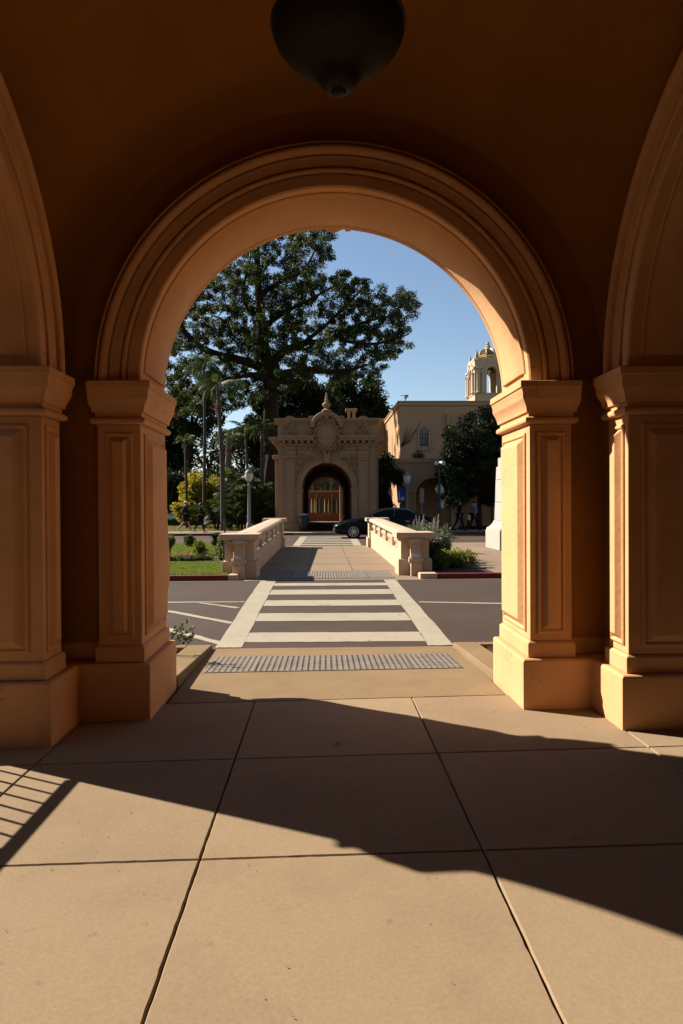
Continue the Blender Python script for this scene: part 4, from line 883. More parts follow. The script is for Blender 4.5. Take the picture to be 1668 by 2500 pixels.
def tree(name, label, limbs, centres, radii, per, lsize, lmat, bmat=None, cat='tree', group=None, twig=.02, shell=.35, aspect=.5, up=.3):
    """limbs: (points, r0, r1); clumps are joined to the nearest limb by curved twigs"""
    t = tag(empty(name, limbs[0][0][0]), label, cat, group)
    m = MB(); nodes = []; base = Vector(limbs[0][0][0])
    for pts, r0, r1 in limbs:
        sp = smooth_path(pts); rad = [lerp(r0, r1, i/(len(sp)-1)) for i in range(len(sp))]
        m.tube([p-base for p in sp], rad, 8); nodes += [(p, r) for p, r in zip(sp, rad)][2:]
    N_ = np.array([tuple(p) for p, r in nodes]); 
    order = sorted(range(len(centres)), key=lambda i: np.min(np.linalg.norm(N_-np.asarray(centres[i]), axis=1)))
    ND = [tuple(p) for p, r in nodes]; NR = [r for p, r in nodes]
    for i in order:
        c = np.asarray(centres[i]); A = np.array(ND); dd = np.linalg.norm(A-c, axis=1)+np.maximum(0, A[:, 2]-c[2])*.6
        k = int(np.argmin(dd)); p0 = Vector(A[k]); p1 = Vector(c)
        if (p1-p0).length < .15: continue
        midp = (p0+p1)/2+Vector((rnd.uniform(-1, 1), rnd.uniform(-1, 1), rnd.uniform(-.2, .8)))*(p1-p0).length*.15
        r0 = min(NR[k]*.6, twig*2.2*(1+.25*(p1-p0).length)); sp = smooth_path([p0, midp, p1], 3)
        rad = [lerp(r0, twig*.5, j/(len(sp)-1)) for j in range(len(sp))]
        m.tube([p-base for p in sp], rad, 4)
        for p, r in list(zip(sp, rad))[2::2]: ND.append(tuple(p)); NR.append(r)
    m.build('trunk', bmat or BARK, t, 0, 'all')
    pts = clump_pts(centres, radii, per, shell)-np.array(tuple(base))
    leaves('crown', pts, lsize, lmat, t, aspect, up)
    return t
def sample_poly(poly, n, Y, dy, mind=0, tilt=0.):
    xs = [p[0] for p in poly]; ys = [p[1] for p in poly]; out = []; px = []
    tries = 0
    while len(out) < n and tries < n*60:
        tries += 1; x, y = rnd.uniform(min(xs), max(xs)), rnd.uniform(min(ys), max(ys))
        if not in_poly(x, y, poly): continue
        if mind and any((x-a)**2+(y-b)**2 < mind*mind for a, b in px[-400:]): continue
        px.append((x, y)); out.append(tuple(P(x, y, Y+max(-2*dy, min(2*dy, rnd.gauss(0, dy))))))
    return out

# ------------------------------------------------------------------ the great tree behind the gateway
TYR = 54.0
poly = [(385, 1000), (388, 860), (405, 770), (470, 670), (550, 585), (640, 520), (720, 500), (795, 535), (814, 590), (806, 640), (785, 668), (800, 690), (835, 650), (880, 690), (905, 680), (935, 705), (955, 740), (980, 705), (1010, 715), (1032, 748), (1022, 792), (1006, 800), (1008, 840), (985, 848), (955, 880), (925, 905), (898, 940), (840, 935), (780, 915), (700, 960), (600, 990), (500, 1010)]
cl = sample_poly(poly, 820, TYR, 2.6, 11)
def pl(pts, dy=0): return [tuple(P(x, y, TYR+dy*(i/(len(pts)-1)))) for i, (x, y) in enumerate(pts)]
tb = P(655, 1250, TYR); tb.z = 0
limbs = [([tuple(tb), tuple(P(660, 1100, TYR)), tuple(P(662, 960, TYR)), tuple(P(650, 880, TYR)), tuple(P(636, 760, TYR)), tuple(P(628, 640, TYR)), tuple(P(624, 560, TYR))],   .75, .14),
         (pl([(660, 940), (700, 912), (770, 905), (830, 908), (900, 890)], -2.5), .42, .08), (pl([(655, 890), (690, 860), (740, 838), (800, 830), (880, 790), (960, 770)], 1.5), .38, .06),
         (pl([(648, 850), (600, 820), (560, 790), (520, 770)], 2), .30, .06), (pl([(650, 900), (590, 880), (510, 858), (455, 815), (440, 780), (455, 745)], -2), .40, .08),
         (pl([(640, 790), (600, 740), (595, 700), (610, 640)], -1), .28, .06), (pl([(634, 720), (680, 690), (740, 660), (775, 600)], 2), .24, .05), (pl([(640, 800), (700, 760), (760, 730), (830, 690)], -2.5), .24, .05),
         (pl([(660, 930), (610, 915), (540, 930), (470, 950)], -2), .32, .06), (pl([(740, 838), (800, 790), (860, 730), (890, 700)], 1), .18, .05), (pl([(830, 830), (900, 840), (960, 830), (1000, 815)], 0), .16, .04)]
tree('fig_tree', 'huge dark spreading tree filling the left of the archway view', limbs, cl, [(rnd.uniform(.3, .66),)*2+(rnd.uniform(.28, .5),) for _ in cl], 230, .165, L_FIG, group=None, twig=.025, shell=.2)
# lower foliage of the great tree's neighbours, behind the palms
def blob_tree(name, label, px, py, Y, rx, ry, n, per, lsize, lmat, trunk_px=None, r=.25, gaps=.9, group='park trees behind the palms', dyf=.6, rc=(.5, .95)):
    poly_ = [(px+rx*math.cos(a)*(1+.18*math.sin(a*3+px)), py+ry*math.sin(a)*(1+.15*math.sin(a*5+py))) for a in np.linspace(0, 2*math.pi, 26)[:-1]]
    kx_ = Y/FPX; cs = sample_poly(poly_, n, Y, rx*kx_*dyf/2, 0)
    tp = P(trunk_px or px, 1280, Y); tp.z = 0; top = P(px, py+ry*.2, Y); b1 = P(px-rx*.5, py-ry*.2, Y); b2 = P(px+rx*.5, py-ry*.1, Y)
    limbs_ = [([tuple(tp), tuple(tp.lerp(top, .5)+Vector((.2, 0, 0))), tuple(top)], r, r*.45), ([tuple(tp.lerp(top, .6)), tuple(tp.lerp(top, .8).lerp(b1, .5)), tuple(b1)], r*.55, r*.2), ([tuple(tp.lerp(top, .65)), tuple(top.lerp(b2, .4)), tuple(b2)], r*.5, r*.2)]
    return tree(name, label, limbs_, cs, [(rnd.uniform(*rc)*gaps,)*3 for _ in cs], per, lsize, lmat, group=group)
blob_tree('dense_tree', 'dense dark tree rising behind the gateway right of the finial', 860, 985, 72, 95, 60, 130, 120, .38, L_DARK, r=.5, rc=(.7, 1.3))
blob_tree('dense_tree', 'dark tree crown directly behind the gateway attic', 730, 1000, 66, 85, 70, 110, 110, .36, L_DARK, r=.5, rc=(.7, 1.2))
blob_tree('broad_tree', 'black-green tree at the left edge of the archway view', 405, 1110, 70, 55, 105, 120, 120, .36, L_DARK, trunk_px=400, rc=(.8, 1.4))
blob_tree('oak_tree', 'olive green open tree behind the slender palm trunks', 505, 1105, 78, 75, 60, 75, 60, .34, L_OAK, trunk_px=520, r=.35)
blob_tree('oak_tree', 'olive green tree between the smooth palm and the lamp', 590, 1110, 84, 55, 65, 60, 60, .34, L_OAK, trunk_px=600, r=.3)
blob_tree('broad_tree', 'shadowed tree beside the gateway left corner', 640, 1060, 64, 40, 100, 90, 100, .32, L_DARK, trunk_px=648, r=.4)
blob_tree('broad_tree', 'mid green tree crown low at left above the thatch-headed palm', 470, 1005, 66, 80, 55, 90, 80, .34, L_FIG, trunk_px=440, r=.35)
blob_tree('small_tree', 'bright yellow-green small tree behind the walking people', 492, 1205, 49, 52, 40, 90, 110, .20, L_YEL, trunk_px=500, r=.12, rc=(.35, .6), group=None)
blob_tree('shrub', 'yellow-green shrub below the yellow tree at left', 452, 1243, 47, 28, 22, 30, 100, .18, L_YEL, trunk_px=455, r=.06, rc=(.3, .5), group=None)
blob_tree('hedge_tree', 'dark hedge tree far left beyond the lawn', 430, 1200, 62, 60, 42, 90, 110, .3, L_DARK, r=.2, rc=(.6, 1.0))
cs = sample_poly([(1075, 1215), (1072, 1150), (1092, 1130), (1085, 1085), (1100, 1045), (1128, 1052), (1135, 1012), (1165, 1022), (1185, 1000), (1215, 1012), (1245, 1005), (1255, 1100), (1250, 1200), (1200, 1235), (1160, 1200), (1120, 1235)], 210, 43, .8, 6)
tree('street_tree', 'dark leafy tree in front of the museum arches at right', [([tuple(P(1172, 1290, 43)), tuple(P(1170, 1200, 43)), tuple(P(1165, 1120, 43)), tuple(P(1150, 1050, 43))], .15, .05), ([tuple(P(1170, 1190, 43)), tuple(P(1120, 1130, 42.6))], .07, .03), ([tuple(P(1168, 1160, 43)), tuple(P(1215, 1060, 43.3))], .07, .03)], cs, [(rnd.uniform(.28, .6),)*3 for _ in cs], 190, .15, L_DARK)
blob_tree('shrub', 'dark shrub with reddish leaves under the museum tree', 1205, 1195, 42.0, 28, 42, 40, 90, .18, L_RED, trunk_px=1205, r=.05, rc=(.25, .45), group=None)
# climbing vine on the museum corner
vt = tag(empty('climbing_vine', (P(950, 1200, 45.2).x, 45.2, 0)), 'dark climbing vine draped over the wall between gateway and museum', 'vine')
vp = [(920, 1130), (935, 1112), (955, 1118), (962, 1150), (985, 1160), (975, 1180), (945, 1185), (948, 1215), (960, 1240), (955, 1255), (918, 1255)]
cs = sample_poly(vp, 110, 45.3, .25); o0 = np.array(tuple(vt.location))
leaves('foliage', clump_pts(cs, [(.35, .25, .35)]*len(cs), 70, .2)-o0, .17, L_DARK, vt)
m = MB(); m.tube([Vector(tuple(P(930, 1260, 45.6)))-vt.location, Vector(tuple(P(938, 1180, 45.6)))-vt.location, Vector(tuple(P(930, 1115, 45.6)))-vt.location], .05, 6)
m.tube([P(925, 1112, 45.7)-vt.location, P(950, 1118, 45.7)-vt.location, P(970, 1140, 45.7)-vt.location, P(981, 1150, 45.7)-vt.location], .03, 5); m.build('stem', BARK, vt)
# bare trained vine on the museum wall
bv = tag(empty('bare_vine', (P(978, 1098, UY).x, UY-.08, 0)), 'bare branching vine fanned against the museum wall', 'vine')
m = MB(); root = P(978, 1092, UY-.1)
for tip, md in (((1028, 1026), (1008, 1065)), ((997, 1038), (990, 1065)), ((1005, 1045), (994, 1066)), ((1013, 1070), (1000, 1077)), ((990, 1050), (986, 1075)), ((1020, 1045), (1004, 1062))):
    m.tube([p-bv.location for p in smooth_path([root, P(*md, UY-.1), P(*tip, UY-.1)], 4)], [.032-.003*i for i in range(9)], 5)
m.build('stem', BARK, bv)

# ------------------------------------------------------------------ palms
def frond_mesh(name, L_, nl, ll, droop, material):
    V = []; Fq = []; pts = []
    for i in range(13):
        t = i/12; pts.append(Vector((L_*t*(1-.25*droop*t), 0, L_*(.35*t-droop*.75*t*t))))
    def at(t):
        f = t*12; i = min(int(f), 11); return pts[i].lerp(pts[i+1], f-i)
    for i in range(12):
        n_ = len(V); w = .02*(1-i/14.)
        V += [pts[i]+Vector((0, -w, 0)), pts[i]+Vector((0, w, 0)), pts[i+1]+Vector((0, w, 0)), pts[i+1]+Vector((0, -w, 0))]; Fq.append((n_, n_+1, n_+2, n_+3))
    for k in range(nl):
        t = .12+.88*k/nl; p = at(t); q = at(min(t+.03, 1)); tan = (q-p).normalized() if (q-p).length > 1e-5 else Vector((1, 0, 0))
        ln = ll*(math.sin(math.pi*min(1, .15+t*.85))**.6)*rnd.uniform(.85, 1.1)
        for s_ in (-1, 1):
            d = (Vector((0, s_, 0))*.8+tan*.55+Vector((0, 0, -.25-rnd.uniform(0, .5)))).normalized(); w = tan*.022+Vector((0, 0, .01)); n_ = len(V)
            e = p+d*ln*.55; tip = p+d*ln+Vector((0, 0, -ln*.25))
            V += [p-w*.5, p+w*.5, e+w*.8, e-w*.8, tip]; Fq += [(n_, n_+1, n_+2, n_+3), (n_+3, n_+2, n_+4, n_+4)]
    V = np.array([tuple(v) for v in V], np.float32)
    me = bpy.data.meshes.new(name); me.from_pydata([tuple(v) for v in V], [], [tuple(dict.fromkeys(f)) for f in Fq]); me.materials.append(material); return me
fr_up = frond_mesh('frond', 2.3, 34, .62, .75, L_PALM); fr_dn = frond_mesh('frond', 2.2, 34, .6, 1.15, L_PALM); fr_small = frond_mesh('frond', 1.25, 30, .34, .8, L_PALM)
fr_dry = frond_mesh('dry_frond', 1.2, 22, .35, 1.5, L_DRY)
def palm(name, label, base, path, r0, r1, tmat, fronds, skirt=0, fruit=None, scale=1., bulge=None, cat='palm'):
    t = tag(empty(name, base), label, cat, 'palms on the far lawn')
    sp = smooth_path([(0, 0, 0)]+[tuple(Vector(p)-Vector(base)) for p in path], 8)
    rad = [lerp(r0, r1, i/(len(sp)-1)) for i in range(len(sp))]
    if bulge: rad = [r*(1+bulge[2]*math.exp(-((i/(len(sp)-1)-bulge[0])/bulge[1])**2)) for i, r in enumerate(rad)]
    MB().tube(sp, rad, 10).build('trunk', tmat, t, 0, 'all')
    top = sp[-1]
    for k in range(fronds):
        me = fr_up if k % 3 else fr_dn
        o = link('frond', me, t, loc=top); o.rotation_euler = (rnd.uniform(-.3, .3), rnd.uniform(-.75, .45), k*2.399+rnd.uniform(-.2, .2)); o.scale = (scale*rnd.uniform(.85, 1.1),)*3
    for k in range(skirt):
        o = link('dry_frond', fr_dry, t, loc=top+Vector((0, 0, -.15-.5*(k/skirt)))); o.rotation_euler = (0, rnd.uniform(.9, 1.3), k*2.399); o.scale = (scale*.62,)*3
    if fruit:
        c = clump_pts([tuple(top+Vector((0, 0, fruit)))], [(.24, .24, .42)], 260, .1); leaves('fruit_cluster', c, .10, L_PINK, t, .5, 0)
    return t
def pp(x, y, Y): return P(x, y, Y)
def pbase(x, Y): b = P(x, 1300, Y); b.z = .1; return tuple(b)
palm('fan_palm', 'slender palm with a tan thatch of dead fronds behind the man in the white cap', pbase(457, 47), [pp(455, 1180, 47), pp(452, 1075, 47)], .11, .07, PALMB, 11, 26, None, .5)
palm('tall_palm', 'tallest slender grey palm rising beside the left balustrade', pbase(545, 41.2), [pp(543, 1150, 41.2), pp(536, 1020, 41.2), pp(531, 940, 41.2)], .165, .07, PALMB, 18, 0, -1.3, .85)
palm('smooth_palm', 'smooth pale palm with swollen trunk just right of the tallest palm', pbase(553, 45), [pp(555, 1190, 45), pp(557, 1120, 45), pp(557, 1068, 45)], .15, .09, ROYAL, 14, 0, -.9, .72, (.62, .16, .7))
palm('feather_palm', 'feather palm leaning out beside the gateway left corner', pbase(606, 46), [pp(604, 1150, 46), pp(600, 1050, 46)], .10, .08, PALMB, 13, 6, None, .62)
palm('feather_palm', 'high feather palm crown in front of the great tree at left', pbase(497, 47), [pp(500, 1080, 47), pp(498, 890, 47)], .12, .08, PALMB, 16, 0, None, .8)
palm('feather_palm', 'brown-skirted palm in front of the gateway left flank', pbase(640, 45), [pp(640, 1150, 45), pp(640, 1045, 45)], .14, .10, PALMB, 14, 20, None, .62)
for (x, Y, n_, lab) in ((592, 42.6, 46, 'low bushy palm clump left of the street lamp'), (630, 42.6, 46, 'low bushy palm clump between street lamp and gateway'), (568, 43.5, 36, 'low palm clump at the foot of the smooth palm'), (528, 43, 16, 'low arching fern palm beside the walking woman')):
    t = tag(empty('bush_palm', pbase(x, Y)), lab, 'palm', 'low palms on the far lawn')
    for k in range(3): MB().tube([(rnd.uniform(-.3, .3), rnd.uniform(-.3, .3), 0), (rnd.uniform(-.3, .3), rnd.uniform(-.3, .3), 1.6-.6*(x < 560))], [.08, .06], 6).build('stem', BARK, t)
    for k in range(n_):
        h_ = rnd.uniform(.4, 3.0) if x > 560 else rnd.uniform(.4, 1.3)
        o = link('frond', fr_small, t, loc=(rnd.uniform(-.5, .5), rnd.uniform(-.5, .5), h_)); o.rotation_euler = (rnd.uniform(-.4, .4), rnd.uniform(-1.0, .2), k*2.399); o.scale = (rnd.uniform(1.0, 1.55),)*3
ps = tag(empty('pale_stems', pbase(650, 47)), 'pair of pale peeling tree stems beside the gateway', 'tree')
m = MB(); bq = Vector(ps.location)
m.tube([p-bq for p in smooth_path([P(640, 1300, 47), P(641, 1180, 47), P(640, 1110, 47), P(638, 1050, 47)], 5)], .09, 7); m.tube([p-bq for p in smooth_path([P(641, 1200, 47), P(647, 1150, 47), P(653, 1110, 47)], 5)], .08, 7); m.build('stem', PALESTEM, ps, 0, 'all')
c = clump_pts([tuple(P(640, 1045, 47)-bq), tuple(P(655, 1100, 47)-bq)], [(.6, .5, .5)]*2, 160, .2); leaves('crown', c, .22, L_DARK, ps)

# ------------------------------------------------------------------ shrubs, flowers, lawn
def shrub(name, label, base, w, h, n, lsize, lmat, group=None, cat='shrub', per=60, sparse=.2):
    t = tag(empty(name, base), label, cat, group)
    cs = []; m = MB()
    for i in range(n):
        a = rnd.uniform(0, 6.3); q = math.sqrt(rnd.random()); z = h*(.25+.65*rnd.random()); k = 1-.45*(z/h)**2
        c = (w*q*k*math.cos(a), w*q*k*math.sin(a), z); cs.append(c)
        m.tube([(c[0]*.15, c[1]*.15, -.03), (c[0]*.6, c[1]*.6, z*.55), c], [.014, .01, .005], 4)
    m.build('stems', BARK, t)
    leaves('foliage', clump_pts(cs, [(.16*w+.06,)*2+(.14*h+.05,)]*n, per, sparse), lsize, lmat, t)
    return t
GS = 'garden shrubs on the lawn'
def gb(x, Y, z=.1): b = P(x, 1300, Y); return (b.x, Y, z)
shrub('rose_bush', 'upright leafy shrub at the left pier edge of the lawn', gb(411, 20.4), .22, .62, 20, .07, L_MID, GS)
shrub('rose_bush', 'round leafy shrub in the middle of the lawn', gb(489, 20.6), .20, .46, 24, .06, L_LIME, GS)
shrub('rose_bush', 'shaded shrub in the middle distance behind the lawn shrub', gb(466, 24.8), .24, .42, 22, .08, L_MID, GS)
shrub('rose_bush', 'dark reddish shrub close to the balustrade across the lawn', gb(530, 25.2), .28, .48, 26, .08, L_DARK, GS)
shrub('rose_bush', 'small shrub against the outer side of the left balustrade', gb(553, 20.0), .30, .65, 18, .07, L_MID, GS)
shrub('rose_bush', 'thin twiggy plant by the left balustrade pedestal', gb(541, 18.6), .25, .5, 12, .05, L_OAK, GS, per=25)
for i, x in enumerate((415, 432, 448, 462, 478, 500)):
    b = gb(x, 18.5+.15*(i % 2)); t = shrub('flower_plant', ['low flowering plant at the left end of the lawn bed', 'low flowering plant second from the left in the lawn bed', 'low flowering plant third from the left in the lawn bed', 'low flowering plant left of the bare bed soil', 'low straggly plant on the bare bed soil', 'low plant under the round lawn shrub'][i], b, .24, .13, 12, .045, L_OAK if i > 3 else L_MID, 'flower bed plants')
    if i < 4: leaves('blossom', nrs.normal(size=(9, 3))*[.12, .1, .02]+[0, 0, .15], .05, PETAL, t, .9)
tag(MB().box(-9, -2.6, 18.0, 19.15, .08, .112).build('flower_bed', SOIL), kind='structure')
tag(MB().box(-9, -2.5, 19.2, 19.34, .08, .135).build('bed_kerb', MEDIAN, None, .01), kind='structure')
# thin stake beside the pedestal
tag(MB().lathe([(.022, 0), (.022, 1.15)], gb(549, 16.8), 8).build('garden_stake', PALMB), 'thin wooden stake standing in the lawn by the balustrade', 'stake')
def grass(name, x0, x1, y0, y1, z, n, h, material, label=None):
    x = nrs.uniform(x0, x1, n); y = nrs.uniform(y0, y1, n); a = nrs.uniform(0, 6.28, n); hh = h*nrs.uniform(.6, 1.25, n); w = .006+.004*nrs.rand(n)
    V = np.empty((n, 3, 3), np.float32); ca, sa = np.cos(a), np.sin(a)
    V[:, 0] = np.stack([x-w*ca, y-w*sa, np.full(n, z)], 1); V[:, 1] = np.stack([x+w*ca, y+w*sa, np.full(n, z)], 1)
    V[:, 2] = np.stack([x+nrs.normal(size=n)*h*.5, y+nrs.normal(size=n)*h*.5, z+hh], 1)
    o = fast_mesh(name, V.reshape(-1, 3), np.arange(n*3).reshape(n, 3), material); tag(o, label, 'grass', None, 'stuff'); return o
grass('grass', -5.4, -2.03, 14.62, 17.95, .1, 42000, .045, GRASS, 'short mown lawn beside the red kerb')
grass('grass', -8.4, -2.4, 19.36, 26.7, .1, 42000, .06, GRASS, 'short mown lawn behind the flower bed')
grass('grass', -16, -3.4, 40.65, 57, .1, 40000, .09, DRYGR, 'yellowing grass beyond the far pavement')
def hedge(label, x0, x1, y0, y1, h, n, mat_, ls=.09):
    c = np.stack([nrs.uniform(x0, x1, n), nrs.uniform(y0, y1, n), nrs.uniform(0, h, n)], 1)
    t = tag(empty('hedge', ((x0+x1)/2, (y0+y1)/2, 0)), label, 'hedge'); MB().box(x0+.1, x1-.1, y0+.1, y1-.1, -.02, h*.8).build('inner_growth', L_DARK, t, loc=(-(x0+x1)/2, -(y0+y1)/2, 0))
    leaves('foliage', c-np.array([(x0+x1)/2, (y0+y1)/2, 0]), ls, mat_, t)
hedge('dense dark shrubbery behind the low palms', -9.3, -3.3, 55.0, 57.5, 4.6, 16000, L_DARK, .24)
hedge('low clipped hedge behind the walking people', -20, -9.0, 52.0, 53.0, .8, 6000, L_MID, .13)
hedge('tall dark hedge at far left beyond the parking road', -34, -15, 67, 69, 3.0, 9000, L_DARK, .22)
tag(MB().box(-20, -8.4, 55.6, 56.2, 0, .3).build('parking_kerb', MEDIAN, None, .02), kind='structure')
# right-hand bed: plume grass, shrubs
b = gb(1030, 17.6, .08); b = (2.80, 17.3, .08)
pg = tag(empty('plume_grass', b), 'tall sage-green plume grass behind the right balustrade', 'grass clump')
n = 4200; a = nrs.uniform(0, 6.28, n); q = np.abs(nrs.normal(size=n))*.45; bx_ = np.stack([nrs.normal(size=n)*.12, nrs.uniform(-.3, 4.6, n)], 1)
V = np.empty((n, 6, 3), np.float32); L_ = nrs.uniform(.5, .95, n); q = np.minimum(q, .55); sp_x, sp_y = np.cos(a)*q, np.sin(a)*q
for k, (f_, hgt_) in enumerate(((0, 0), (.42, .72), (1, 1))):
    w_ = (.006, .005, .001)[k]; zc_ = L_*hgt_*(1-(.35*q if k == 2 else 0))
    V[:, k] = np.stack([bx_[:, 0]+sp_x*f_-w_, bx_[:, 1]+sp_y*f_, zc_], 1); V[:, 5-k] = np.stack([bx_[:, 0]+sp_x*f_+w_, bx_[:, 1]+sp_y*f_, zc_], 1)
ii = np.arange(n)[:, None]*6
tag(fast_mesh('blades', V.reshape(-1, 3), np.concatenate([ii+[0, 5, 4, 1], ii+[1, 4, 3, 2]]), L_SAGE, pg), kind='stuff')
for k in range(20):
    a = rnd.uniform(0, 6.3); x, y = rnd.gauss(.04, .10), rnd.uniform(-.3, 4.4); ln = rnd.uniform(.95, 1.3); tip = Vector((x+.16*math.cos(a), y+.16*math.sin(a), ln)); st = Vector((x, y, .3))
    MB().tube([st, st.lerp(tip, .6), st.lerp(tip, .75), st.lerp(tip, .9), tip], [.003, .004, .016, .014, .002], 5).build('plume', L_PLUME, pg)
leaves('low_growth', clump_pts([(rnd.gauss(.12, .14), rnd.uniform(-.4, 4.4), rnd.uniform(.25, .82)) for _ in range(90)], [(.22, .25, .2)]*90, 55, .2), .08, L_SAGE, pg)
shrub('lavender_bush', 'rounded sage bush right of the plume grass', (P(1066, 1300, 16.9).x, 16.9, .08), .36, .72, 34, .07, L_SAGE, 'right-hand bed shrubs')
shrub('lavender_bush', 'dark bush hiding the far end of the right bed', (P(1035, 1300, 21.0).x+.35, 21.0, .08), .55, 1.0, 44, .09, L_SAGE, 'right-hand bed shrubs')
shrub('leafy_shrub', 'low yellow-green leafy shrub behind the right red kerb', (P(1112, 1300, 16.1).x, 16.1, .08), .46, .46, 46, .055, L_LIME, 'right-hand bed shrubs')
shrub('leafy_shrub', 'low green shrub tucked beside the right pedestal', (P(1068, 1300, 15.5).x, 15.5, .08), .28, .34, 20, .055, L_MID, 'right-hand bed shrubs')
# little plant at the foot of the left pier
t = tag(empty('young_plant', (-1.62, 6.95, .03)), 'small twiggy plant growing beside the left pier plinth', 'plant')
m = MB(); tips = []
for k in range(9):
    a = rnd.uniform(-1.2, 1.6); h_ = rnd.uniform(.15, .40); tip = Vector((.10+.22*math.cos(a)*rnd.uniform(.3, 1), .12*math.sin(a), h_)); m.tube([(0, 0, 0), tip*.55+Vector((-.01, 0, .03)), tip], [.006, .004, .002], 5); tips += [tuple(tip), tuple(tip*.8), tuple(tip*.9+Vector((.02, 0, 0)))]
m.build('stem', BARK, t); leaves('foliage', clump_pts(tips, [(.028,)*3]*len(tips), 8, .1), .036, L_MID, t, .5)
# pots on the terrace
tp = tag(empty('terrace_plant', (P(1021, 1118, 47.5).x, 47.5, pz-.6)), 'dark potted bush on the museum terrace below the window', 'plant'); leaves('foliage', clump_pts([(0, 0, .95), (.2, 0, .8), (-.2, 0, .8)], [(.35, .35, .35)]*3, 150, .1), .12, L_DARK, tp); MB().lathe([(.2, 0), (.3, .5), (.33, .52)], seg=12).build('pot', IRON, tp)
for k, (x, lab) in enumerate(((870, 'tuft of green leaves on the gateway roof right of the cartouche'), (905, 'tuft of green leaves at the gateway roof right end'))):
    b = P(x, 1015, 43); t = tag(empty('roof_plant', (b.x, 43, 6.58)), lab, 'plant', 'plants on the gateway roof'); leaves('foliage', clump_pts([(0, 0, .28), (.25, 0, .2), (-.25, 0, .2)], [(.2,)*3]*3, 70, .1), .11, L_MID, t)

